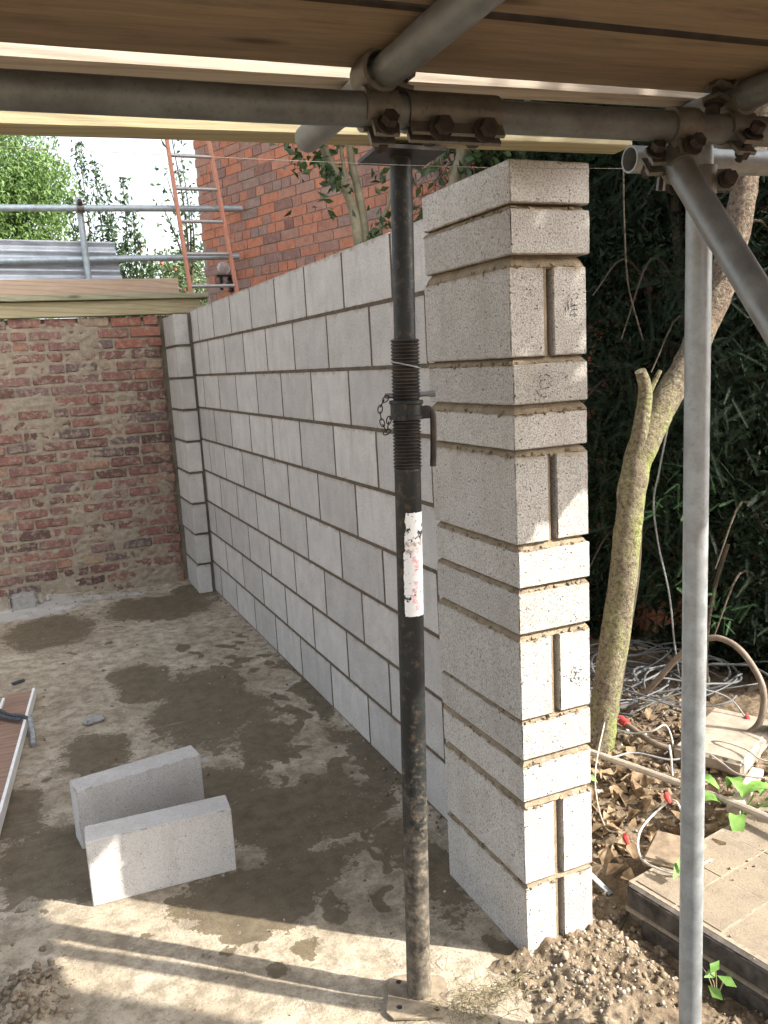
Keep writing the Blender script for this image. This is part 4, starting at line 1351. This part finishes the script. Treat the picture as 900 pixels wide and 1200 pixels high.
for vis, L, w in cand:
    pos = w - hn * (.0272 + rng.uniform(-.001, .002))
    if vis and nv < 300:
        inst('brick', rng.choice(hh if L < .15 else hm), pos, house, (0, rng.choice((0, PI)), ang + rng.uniform(-.008, .008))); nv += 1
    else:
        rest.box(pos, (L, .06, .065), Matrix.Rotation(ang, 3, 'Z'))
o = obj('brick', rest, M['house_brick'], house); tag(o, kind='stuff')
A2 = Matrix((hd, hn, Vector((0, 0, 1)))).transposed()
b = MB().box(hd * ((S0 + S1) / 2) - hn * .155 + Vector((0, 0, HH / 2 - .05)), (S1 - S0 - .01, .30, HH + .1), A2)
obj('wall', b, M['house_mortar'], house)
# the house's other two sides, of the same brick, closing the block
b = MB()
for s in (S0, S1):
    sg = 1 if s == S1 else -1
    for c in range(int(HH / .075)):
        for k in range(4):
            b.box(hd * (s - sg * .026) - hn * (.17 + k * .225 + (c % 2) * .11) + Vector((0, 0, c * .075 + .0375)), (.06, .215, .065), A2)
o = obj('return_brick', b, M['house_brick'], house); tag(o, kind='stuff')
b = MB().box(hd * ((S0 + S1) / 2) - hn * .75 + Vector((0, 0, HH / 2 - .05)), (S1 - S0 - .02, .95, HH + .08), A2)
obj('house_body', b, M['house_mortar'], house)
# lamp on it
lp = empty('wall_lamp', (.665, 5.42, 2.25), 'small black wall lamp with a round clear globe, on the house wall behind the ladder', 'lamp')
b = MB().box((0, 0, .115), (.13, .06, .016)); b.box((-.03, 0, .06), (.022, .03, .12)); b.box((.035, 0, .05), (.04, .04, .018)); b.tube([(.05, .02, -.01), (.06, .03, .04), (.05, .05, .1)], .022, 8)
obj('bracket', b, M['lamp_black'], lp)
b = MB()
prof = [(.004 + .052 * math.sin(PI * i / 10), .125 + .052 - .052 * math.cos(PI * i / 10)) for i in range(11)]
b.lathe(prof, 16)
gm = NT('lamp_globe', .15, 0, .5); gm.col((.75, .72, .72)); gm.b.inputs['Transmission Weight'].default_value = .55; gm.b.inputs['Alpha'].default_value = 1
obj('globe', b, gm.m, lp, True)

# unseen block added off to the right of the camera to shade the floor's lower left
hc = empty('shade_box', (1.9, -2.6, 0), 'unseen block outside the view, added to shade the lower left of the floor', 'house')
b = MB().box((-.95, .0, 1.6), (.90, 1.88, 3.3))
obj('wall', b, M['house_brick'], hc)

# ------------------------------------------------------------------ ladder, far scaffold, sheet
ladd = empty('ladder', (.48, 5.02, .0), 'orange ladder with grey rungs leaning by the corner of the house', 'ladder')
LO = Vector((.48, 5.02, 0))
la, lb = Vector((.295, 5.03, 2.188)), Vector((.663, 5.03, 2.188))
du = Vector((-.0605, .09, 1.0))
for q, e in ((la, .014), (lb, -.012)):
    d = Vector((du.x + (e if q is la else e - .012), du.y, 1.0))
    m = MB()
    a, c = q - d * 1.2 - LO, q + d * 1.7 - LO
    zx = (c - a).normalized(); xx = Vector((1, 0, 0)); xx = (xx - zx * xx.dot(zx)).normalized(); yy = zx.cross(xx)
    m.box((a + c) / 2, (.022, .05, (c - a).length), Matrix((xx, yy, zx)).transposed())
    obj('stile', m, M['orange'], ladd)
for k in range(-4, 7):
    z = .06 + k * .245
    m = MB().tube([la + Vector((du.x + .014, du.y, 1)) * z - LO, lb + Vector((du.x - .024, du.y, 1)) * z - LO], .014, 10)
    obj('rung', m, M['rung'], ladd, True)
tube('scaffold_tube', (-2.9, 5.2, 2.80), (.80, 5.2, 2.862), M['blue_tube'], 'upper level scaffold tube beyond the brick wall, ending at the house', group='scaffold tubes beyond the brick wall')
tube('scaffold_tube', (-2.9, 5.36, 2.45), (.755, 5.24, 2.497), M['blue_tube'], 'lower level scaffold tube beyond the brick wall, behind the corrugated sheet', group='scaffold tubes beyond the brick wall')
tube('scaffold_tube', (-.437, 5.25, 2.93), (-.39, 5.25, .0), M['blue_tube'], 'upright scaffold tube beyond the brick wall, in front of the corrugated sheet', group='scaffold tubes beyond the brick wall')
coupler((-.434, 5.2, 2.842), (1, 0, .017), (0, .05, 0), (0, 0, 1), 'small coupler on the upper far tube at the upright', (0, -.6, 1), (0, -.3, 1))
# corrugated sheet: ridges along x, leaning
nu, nvv = 60, 78
V, F = [], []
x0, x1 = -2.9, -.20
for i in range(nu + 1):
    for j in range(nvv + 1):
        t = j / nvv; x = x0 + (x1 - x0) * i / nu
        if i == nu: x += .02 * noise.noise(Vector((t * 22, 4, 0))) + (1 - t) * .045
        z = 2.20 + .42 * t + (x + .2) * -.018
        ph_ = 2 * PI * t * .42 / .072
        y = 5.30 + .014 * math.sin(ph_) + .05 * t
        V.append((x + 1.5, y - 5.3, z - 2.2))
for i in range(nu):
    for j in range(nvv):
        a = i * (nvv + 1) + j
        F.append((a, a + nvv + 1, a + nvv + 2, a + 1))
ms = MB(); ms.v, ms.f = V, F
# thickness
n0 = len(V)
ms.v = V + [(p[0], p[1] + .002, p[2]) for p in V]; ms.f = F + [tuple(reversed([k + n0 for k in f])) for f in F]
me = ms.mesh('corrugated_sheet', M['sheet'], True)
o = link(bpy.data.objects.new('corrugated_sheet', me)); o.location = (-1.5, 5.3, 2.2)
tag(o, 'corrugated metal sheet with level ridges standing beyond the brick wall', 'metal sheet')

# ------------------------------------------------------------------ trees and plants
def limb(b, pts, r0, r1, n=6, seg=9):
    q = catmull(pts, n); m = len(q)
    b.tube(q, [r0 + (r1 - r0) * i / (m - 1) for i in range(m)], seg)
# mossy trunk right of the pier
tr = empty('mossy_tree', (.917, .87, 0), 'leaning mossy tree with a sawn side stub, right of the near pier', 'tree')
TO = Vector((.917, .87, 0))
tp = [(.885, .87, -.08), (.917, .87, 0.02), (.958, .87, .281), (.993, .87, .43), (1.05, .87, .792), (1.088, .87, 1.07), (1.145, .87, 1.235), (1.275, .87, 1.415), (1.405, .87, 1.60), (1.535, .87, 1.826), (1.615, .87, 2.085), (1.665, .87, 2.30), (1.75, .75, 2.75), (1.85, .45, 3.2)]
q = catmull([Vector(p) - TO for p in tp], 10); m_ = len(q)
b = MB()
seg = 22
b.tube(q, [.0575 - .005 * min(1, i / m_ * 2) + (.006 * math.exp(-((i / m_ - .47) / .05) ** 2)) + (.03 * max(0, 1 - i / 12)) for i in range(m_)], seg)
b.v = [tuple(Vector(p) + Vector((noise.noise(Vector(p) * 16), noise.noise(Vector(p) * 16 + Vector((9, 0, 0))), 0)) * .008 + Vector((noise.noise(Vector(p) * 60), noise.noise(Vector(p) * 60 + Vector((4, 0, 0))), 0)) * .002) for p in b.v]
obj('trunk', b, M['bark'], tr, True)
b = MB(); limb(b, [Vector(p) - TO for p in [(1.095, .86, 1.20), (1.102, .84, 1.30), (1.116, .835, 1.40), (1.108, .83, 1.455), (1.084, .825, 1.502)]], .034, .021, 6, 12)
limb(b, [Vector(p) - TO for p in [(1.112, .835, 1.38), (1.145, .83, 1.44), (1.175, .82, 1.50)]], .013, .009, 4, 8)
obj('stub', b, M['bark'], tr, True)
b = MB(); crown_pts = []
for bp_ in ([(1.85, .45, 3.2), (1.9, -.1, 3.5), (1.8, -.9, 3.7), (1.7, -1.6, 3.9)], [(1.85, .45, 3.2), (2.3, .1, 3.7), (2.6, -.5, 4.1), (2.5, -1.2, 4.3)], [(1.75, .75, 2.75), (2.2, .9, 3.4), (2.4, 1.2, 4.2)], [(1.9, -.1, 3.5), (1.5, -.5, 3.5), (1.25, -1.0, 3.45)]):
    limb(b, [Vector(p) - TO for p in bp_], .04, .008, 5, 7)
    crown_pts += catmull(bp_, 6)[4:]
obj('branch', b, M['bark'], tr, True)
cs, ss = [], []
for _ in range(1700):  # extra leaf clump out of view, added to dapple the pier top
    dq = Vector((rng.gauss(0, 1), rng.gauss(0, 1), rng.gauss(0, .7))).normalized() * .42 * rng.random() ** .5
    cs.append(Vector((1.62, -1.45, 3.36)) + dq - TO); ss.append(rng.uniform(.05, .085))
for _ in range(5200):
    p = rng.choice(crown_pts)
    r_ = rng.gauss(0, .30)
    dq = Vector((rng.gauss(0, 1), rng.gauss(0, 1), rng.gauss(0, .8))).normalized() * abs(r_)
    w = p + dq
    if w.z < 2.9: continue
    cs.append(w - TO); ss.append(rng.uniform(.05, .085))
leaf_cards(cs, ss, M['laurel'], 'crown', tr, .5, .3)

# yew: dense sprays of needles
yw = empty('yew_tree', (1.85, 1.5, 0), 'tall dark yew with dense drooping needles, filling the right side behind the tree trunk', 'tree')
YO = np.array([1.85, 1.5, 0])
def spray_tpl(nn_=19):
    V, F = [], []
    for k in range(nn_):
        x = k / (nn_ - 1)
        L = .135 * (1 - .45 * x) * (0.6 + .4 * min(1, x * 4))
        for sgn in (-1, 1):
            a = sgn * (.95 - .35 * x)
            dx, dy = math.cos(a), math.sin(a)
            w = .017
            i = len(V)
            V += [(x - dy * w * .5, dx * w * .5, .0), (x + dx * L - dy * w * .2, dy * L + dx * w * .2, .02), (x + dx * L + dy * w * .2, dy * L - dx * w * .2, .02), (x + dy * w * .5, -dx * w * .5, .0)]
            F.append((i, i + 1, i + 2, i + 3))
    i = len(V)
    V += [(0, -.008, 0), (1, -.004, 0), (1, .004, 0), (0, .008, 0)]; F.append((i, i + 1, i + 2, i + 3))
    return np.array(V), np.array(F)
TV, TF = spray_tpl()
def sprays(centers, sizes, mat, name, parent, droop=-.35):
    c = np.array(centers); n = len(c); s = np.array(sizes)[:, None]
    d = nr.normal(size=(n, 3)); d[:, 2] += droop * 1.2; d /= np.linalg.norm(d, axis=1, keepdims=True)
    q = nr.normal(size=(n, 3)) * .7 + np.array([-.3, -.5, .8])
    w = np.cross(q, d); w /= np.linalg.norm(w, axis=1, keepdims=True)
    u = np.cross(d, w)
    V = c[:, None, :] + s[:, None] * (TV[None, :, 0:1] * d[:, None] + TV[None, :, 1:2] * w[:, None] + TV[None, :, 2:3] * u[:, None] - .10 * (TV[None, :, 0:1] ** 2) * np.array([0, 0, 1.0]))
    F = TF[None] + (np.arange(n) * len(TV))[:, None, None]
    o = link(bpy.data.objects.new(name, np_mesh(name, V.reshape(-1, 3), F.reshape(-1, 4), mat)))
    if parent: o.parent = parent
    return o
def house_x(y): return .912 - (y - 4.974) * (.342 / .94)
cs, ss = [], []
while len(cs) < 13000:
    y = rng.uniform(.85, 3.0); x = rng.uniform(1.15, 2.5); z = rng.uniform(.10, 4.4)
    hx = house_x(y) - .08
    if x > hx: continue
    front = 1.62 - .32 * (y - .9) + .16 * noise.noise(Vector((y * 2, z * 2, 1)))
    if z < .75: front += (.75 - z) * .55
    if x < front: continue
    dens = noise.noise(Vector((x * 2.2, y * 2.2, z * 2.2))) * .55 + noise.noise(Vector((x * 6, y * 6, z * 6))) * .3
    px, py = proj(Vector((x, y, z)))
    thr = -.30
    if x - front > .35: thr = -.15
    if y > 2.0 and z < 1.75: thr = .04                    # thin here: bricks show through
    if dens < thr + .06: continue
    cs.append((x - YO[0], y - YO[1], z)); ss.append(rng.uniform(.07, .15))
sprays(cs, ss, M['yew'], 'crown', yw)
cs, ss = [], []
for _ in range(70000):                                   # dim inner needles
    y = rng.uniform(.7, 2.6); z = rng.uniform(.02, 4.3)
    hx = house_x(y) - .1; fr = 1.75 - .3 * (y - .9) + max(0, .5 - z) * .5
    if y > 2.0 and .55 < z < 1.75 and rng.random() < .7: continue
    if hx <= fr: continue
    x = rng.uniform(fr, hx)
    if noise.noise(Vector((x * 3, y * 3, z * 3))) < -.3: continue
    if _ % 3 == 0:
        x = hx - rng.uniform(0, .22); cs.append((x - YO[0], y - YO[1], z)); ss.append(rng.uniform(.06, .12)); continue
    cs.append((x - YO[0], y - YO[1], z)); ss.append(rng.uniform(.022, .05))
leaf_cards(cs, ss, M['yew'], 'inner_foliage', yw, .34, .2)
b = MB()
for (x, y, t) in ((1.95, 1.45, .05), (2.05, 1.25, .03)): limb(b, [(x - YO[0], y - YO[1], -.05), (x - YO[0] + .03, y - YO[1], 1.0), (x - YO[0] - .04, y - YO[1] + .1, 2.4), (x - YO[0], y - YO[1] + .1, 4.0)], t, .012)
for _ in range(16):
    y = rng.uniform(1.0, 2.3); z = rng.uniform(.3, 3.0); x0_ = 2.0 - .3 * (y - 1)
    limb(b, [(x0_ - YO[0], y - YO[1], z), (x0_ - .25 - YO[0], y - .1 - YO[1], z + rng.uniform(-.05, .2)), (x0_ - .5 - YO[0], y - .2 - YO[1], z + rng.uniform(-.25, .2))], .008, .003, 4, 6)
obj('trunk', b, M['twig'], yw, True)
# sprigs whose paler green stands in for sunlight on the yew
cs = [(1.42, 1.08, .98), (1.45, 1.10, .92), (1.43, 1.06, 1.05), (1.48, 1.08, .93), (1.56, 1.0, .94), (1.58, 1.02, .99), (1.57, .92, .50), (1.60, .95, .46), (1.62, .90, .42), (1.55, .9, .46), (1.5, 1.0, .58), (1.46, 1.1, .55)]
sprays([np.array(c) - YO + nr.normal(0, .035, 3) for c in cs for _ in range(5)], [rng.uniform(.055, .10) for _ in range(len(cs) * 5)], M['yew_lit'], 'lit_sprigs', yw, .1)
cable('bare_stem', [(1.10, 1.0, .05), (1.20, 1.05, .35), (1.30, 1.10, .62), (1.36, 1.15, .85)], .013, M['twig'], 'brown bare stem leaning behind the mossy trunk', 'stem')
cable('bare_stem', [(1.62, 1.0, .0), (1.60, 1.0, .25), (1.66, 1.02, .5), (1.72, 1.0, .72)], .009, M['twig'], 'thin bare stem rising inside the hose arch under the yew', 'stem')
cable('bare_stem', [(1.42, 1.2, 1.62), (1.36, 1.22, 1.85), (1.34, 1.22, 2.1), (1.36, 1.25, 2.35)], .0035, M['twig'], 'thin bare twig hanging in the dark yew right of the pier top', 'stem')

# leafy plant by the paving
gp = empty('green_plant', (.93, .16, .05), 'bright green leafy plant by the paving, right of the upright standard', 'plant')
lf = MB()
for (x, y, z, a, L, w) in [(.0, .0, .09, -.2, .16, .06), (-.05, .03, .06, 2.6, .13, .06), (.02, -.05, .07, -1.2, .14, .035), (.06, -.06, .06, -1.0, .13, .03), (.08, -.02, .06, -.7, .14, .035), (-.02, .08, .08, 1.9, .12, .05), (-.06, -.03, .05, -2.3, .11, .05), (.1, .02, .05, .2, .12, .03), (-.02, -.02, .10, .6, .10, .055), (.04, .05, .07, 1.1, .11, .05)]:
    ca2, sa2 = math.cos(a), math.sin(a)
    n = 6; vs_, fs_ = [], []
    for i in range(n + 1):
        t = i / n
        hw = w * math.sin(PI * min(1, t * .9 + .08)) * .5
        zz = z + .04 * math.sin(PI * t * .9) - .07 * t * t
        cx, cy = x + ca2 * L * t, y + sa2 * L * t
        vs_ += [(cx - sa2 * hw, cy + ca2 * hw, zz + .006), (cx, cy, zz), (cx + sa2 * hw, cy - ca2 * hw, zz + .006)]
    for i in range(n):
        for j in range(2):
            k = i * 3 + j
            fs_.append((k, k + 1, k + 4, k + 3))
    m = MB().add(vs_, fs_)
    obj('leaf', m, M['fresh'], gp, True)
m = MB()
for a in (0, 1.3, 2.4, 3.9, 5.2): m.tube([(0, 0, -.05), (.02 * math.cos(a), .02 * math.sin(a), .04), (.05 * math.cos(a), .05 * math.sin(a), .08)], .003, 6)
obj('stalk', m, M['fresh'], gp, True)
def small_plant(loc, n, size, mat, label, seed):
    r2 = random.Random(seed)
    t = empty('seedling', loc, label, 'plant', 'small plants on the earth')
    cs = [(r2.gauss(0, size * .4), r2.gauss(0, size * .4), r2.uniform(.3, 1) * size) for _ in range(n)]
    leaf_cards(cs, [size * r2.uniform(.6, 1.1) for _ in cs], mat, 'foliage', t, .55, .2, np.tile([-.3, -.6, 1.0], (n, 1)))
    m = MB()
    for c in cs[:6]: m.tube([(0, 0, -.02), (c[0] * .5, c[1] * .5, c[2] * .6), c], .0015, 5)
    obj('stalk', m, M['straw'], t)
small_plant((.655, .62, .02), 4, .05, M['fresh'], 'small green seedling among the dead leaves between pier and standard', 1)
small_plant((.50, -.02, .11), 4, .06, M['fresh'], 'green seedling at the right foot of the standard above the edging', 2)
small_plant((.33, -.33, .02), 6, .05, M['fresh'], 'green seedling at the foot of the dark edging, bottom right', 3)
small_plant((.645, .69, .09), 3, .04, M['yellow'], 'yellowed seedling against the pale pipe beside the pier', 5)

# laurel with several stems behind the block wall
la_ = empty('laurel_shrub', (.72, 2.5, 0), 'multi-stemmed shrub with dark leaves standing between the block wall and the house', 'shrub')
LAO = Vector((.72, 2.5, 0))
for pts, r0, r1 in (([(.70, 2.5, 0), (.69, 2.5, 1.6), (.672, 2.5, 2.22), (.629, 2.5, 2.44), (.53, 2.5, 2.62), (.4, 2.45, 2.9)], .032, .018), ([(.72, 2.5, 0), (.715, 2.5, 1.6), (.712, 2.5, 2.23), (.68, 2.5, 2.50), (.655, 2.5, 2.64), (.66, 2.5, 3.0)], .028, .016), ([(.629, 2.5, 2.44), (.615, 2.5, 2.55), (.60, 2.5, 2.75)], .013, .01), ([(.74, 2.5, 0), (.78, 2.5, 1.8), (.80, 2.5, 2.27), (.853, 2.5, 2.40), (.90, 2.5, 2.6)], .014, .008), ([(1.0, 2.3, 0), (1.08, 2.3, 1.8), (1.13, 2.3, 2.42), (1.20, 2.3, 2.66), (1.25, 2.3, 3.1)], .035, .026), ([(1.1, 2.35, 0), (1.2, 2.35, 1.9), (1.25, 2.35, 2.6), (1.3, 2.35, 3.1)], .03, .024)):
    m = MB(); limb(m, [Vector(p) - LAO for p in pts], r0, r1, 6, 12)
    obj('stem', m, M['stem'], la_, True)
cs, ss = [], []
for (cx, cy, cz, s_, n_) in ((.47, 2.48, 2.66, .09, 90), (.55, 2.48, 2.52, .05, 26), (.50, 2.45, 2.38, .03, 8), (.73, 2.45, 2.25, .05, 16), (.82, 2.45, 2.30, .05, 26), (.80, 2.45, 2.5, .04, 8), (.78, 2.44, 2.18, .05, 16), (1.0, 2.35, 2.6, .09, 40), (1.25, 2.3, 2.62, .12, 120), (1.45, 2.2, 2.6, .16, 190), (1.0, 2.4, 2.3, .05, 16), (.95, 2.4, 2.9, .3, 160), (.5, 2.5, 3.0, .25, 150), (1.35, 2.2, 2.9, .25, 200)):
    for _ in range(n_):
        cs.append(Vector((rng.gauss(cx, s_), rng.gauss(cy, s_), rng.gauss(cz, s_ * .8))) - LAO); ss.append(rng.uniform(.045, .075))
leaf_cards(cs, ss, M['laurel'], 'crown', la_, .5, .25)

# trees beyond
def cloud_tree(name, loc, label, blobs, n, size, mat, leaf_aspect, trunk_h, droop=None, twigs=14, seed=1, squash=1.0):
    r2 = random.Random(seed)
    t = empty(name, loc, label, 'tree', 'trees and shrubs beyond the brick wall')
    O = Vector(loc); cs, ss = [], []
    tot = sum(b_[3] ** 2 for b_ in blobs)
    for bx, by, bz, br in blobs:
        for _ in range(int(n * br * br / tot)):
            d = Vector((r2.gauss(0, 1), r2.gauss(0, 1), r2.gauss(0, 1))).normalized() * br * (r2.random() ** .45)
            p = Vector((bx, by, bz)) + Vector((d.x, d.y, d.z * squash))
            k = noise.noise(p * 1.6) * .6 + noise.noise(p * 4.2) * .45
            if k < -.26: continue
            cs.append(p - O); ss.append(size * r2.uniform(.7, 1.3))
    leaf_cards(cs, ss, mat, 'crown', t, leaf_aspect, .2, droop=droop)
    m = MB()
    limb(m, [(0, 0, 0), (.05, 0, trunk_h * .5), (0, .05, trunk_h)], .12, .05)
    for _ in range(twigs):
        bx, by, bz, br = r2.choice(blobs)
        e = Vector((bx + r2.uniform(-br, br) * .8, by + r2.uniform(-br, br) * .6, bz + r2.uniform(-br, br) * .8)) - O
        limb(m, [(0, 0, trunk_h * r2.uniform(.5, 1)), (e.x * .5, e.y * .5, (trunk_h + e.z) * .5), tuple(e)], .03, .006, 4, 6)
    obj('trunk', m, M['twig'], t, True)
    return t
cloud_tree('willow_tree', (-1.5, 11.6, 0), 'light green bushy tree beyond the corrugated sheet at the left', [(-1.6, 11.7, 3.3, 1.5), (-.85, 11.3, 4.0, .95), (-1.2, 11.6, 5.0, 1.2), (-.5, 11.3, 3.2, .75), (-2.6, 11.8, 3.6, 1.4), (-.35, 11.2, 4.2, .5)], 70000, .07, M['willow'], .40, 2.6, ((0, 0, -1), .35), 20, 11)
cloud_tree('dark_tree', (-2.0, 10.6, 0), 'dark green tree at the far upper left corner, in front of the light one', [(-1.75, 10.4, 4.9, .55), (-1.5, 10.4, 4.65, .25)], 900, .10, M['dark_leaf'], .5, 3.8, None, 8, 12)
cloud_tree('apple_tree', (1.5, 12.6, 0), 'fruit tree with small red fruit left of the house corner', [(1.55, 12.6, 2.7, .75), (1.2, 12.4, 2.5, .6), (2.0, 12.7, 2.8, .7), (1.5, 12.5, 3.15, .45), (1.9, 12.6, 3.4, .3)], 11000, .06, M['apple_leaf'], .55, 1.9, None, 14, 13)
ap = bpy.data.objects['apple_tree']
me = None
for _ in range(26):
    c = (rng.gauss(0.05, .38), rng.uniform(-.75, -.35), rng.gauss(2.85, .33))
    if me is None:
        me = MB().lathe([(.004 + .022 * math.sin(PI * i / 6), -.025 * math.cos(PI * i / 6)) for i in range(7)], 8).mesh('fruit', M['apple'], True)
    inst('fruit', me, c, ap)
# upright dark shrub: leaves set along rising stems
us = empty('upright_shrub', (.3, 9.3, 0), 'tall shrub with dark upright leafy shoots right of the light green tree', 'shrub', 'trees and shrubs beyond the brick wall')
UO = Vector((.3, 9.3, 0)); cs, ss = [], []; m = MB()
for (x, z1, w) in ((-.02, 4.32, .10), (.12, 4.1, .09), (-.16, 3.7, .1), (.30, 3.86, .07), (.44, 3.95, .08), (.52, 3.6, .08), (.62, 3.3, .09), (.2, 3.5, .14), (.36, 3.2, .16), (.0, 3.2, .16), (.74, 3.0, .12), (.5, 2.9, .16), (-.2, 3.0, .15), (.2, 2.9, .2), (.6, 2.7, .18)):
    top = Vector((x + rng.uniform(-.05, .05), 9.25, z1)); bot = Vector((.3 + (x - .3) * .6, 9.3, .0))
    pts = [bot - UO, (bot + top) / 2 - UO + Vector((0, 0, .1)), top - UO]
    limb(m, pts, .02, .004, 6, 6)
    for _ in range(int(620 * w / .1)):
        t = rng.random() ** .6
        p = bot + (top - bot) * t
        cs.append(p - UO + Vector((rng.gauss(0, w), rng.gauss(0, w), 0)) * (1.15 - t * .75)); ss.append(rng.uniform(.045, .085))
leaf_cards(cs, ss, M['dark_leaf'], 'crown', us, .42, .2, droop=((0, 0, 1), .3))
obj('stem', m, M['twig'], us, True)
ws = empty('slender_tree', (1.0, 8.4, 0), 'slender twiggy tree seen through the ladder beside the house', 'tree', 'trees and shrubs beyond the brick wall')
WS = Vector((1.0, 8.4, 0)); cs, ss = [], []; m = MB()
for tip in ((.9, 8.3, 4.3), (1.02, 8.4, 4.0), (.82, 8.3, 3.75), (.72, 8.3, 3.5), (1.05, 8.3, 3.5)):
    pts = [Vector((1.0, 8.4, 0)) - WS, Vector((1.0, 8.4, 2.4)) - WS, (Vector((1.0, 8.4, 2.4)) + Vector(tip)) / 2 - WS + Vector((.04, 0, .05)), Vector(tip) - WS]
    limb(m, pts, .025, .004, 6, 6)
    q = catmull(pts, 8)[12:]
    for _ in range(70):
        p = rng.choice(q); cs.append(p + Vector((rng.gauss(0, .07), rng.gauss(0, .07), rng.gauss(0, .07)))); ss.append(rng.uniform(.05, .09))
leaf_cards(cs, ss, M['dark_leaf'], 'crown', ws, .5, .2)
obj('stem', m, M['twig'], ws, True)
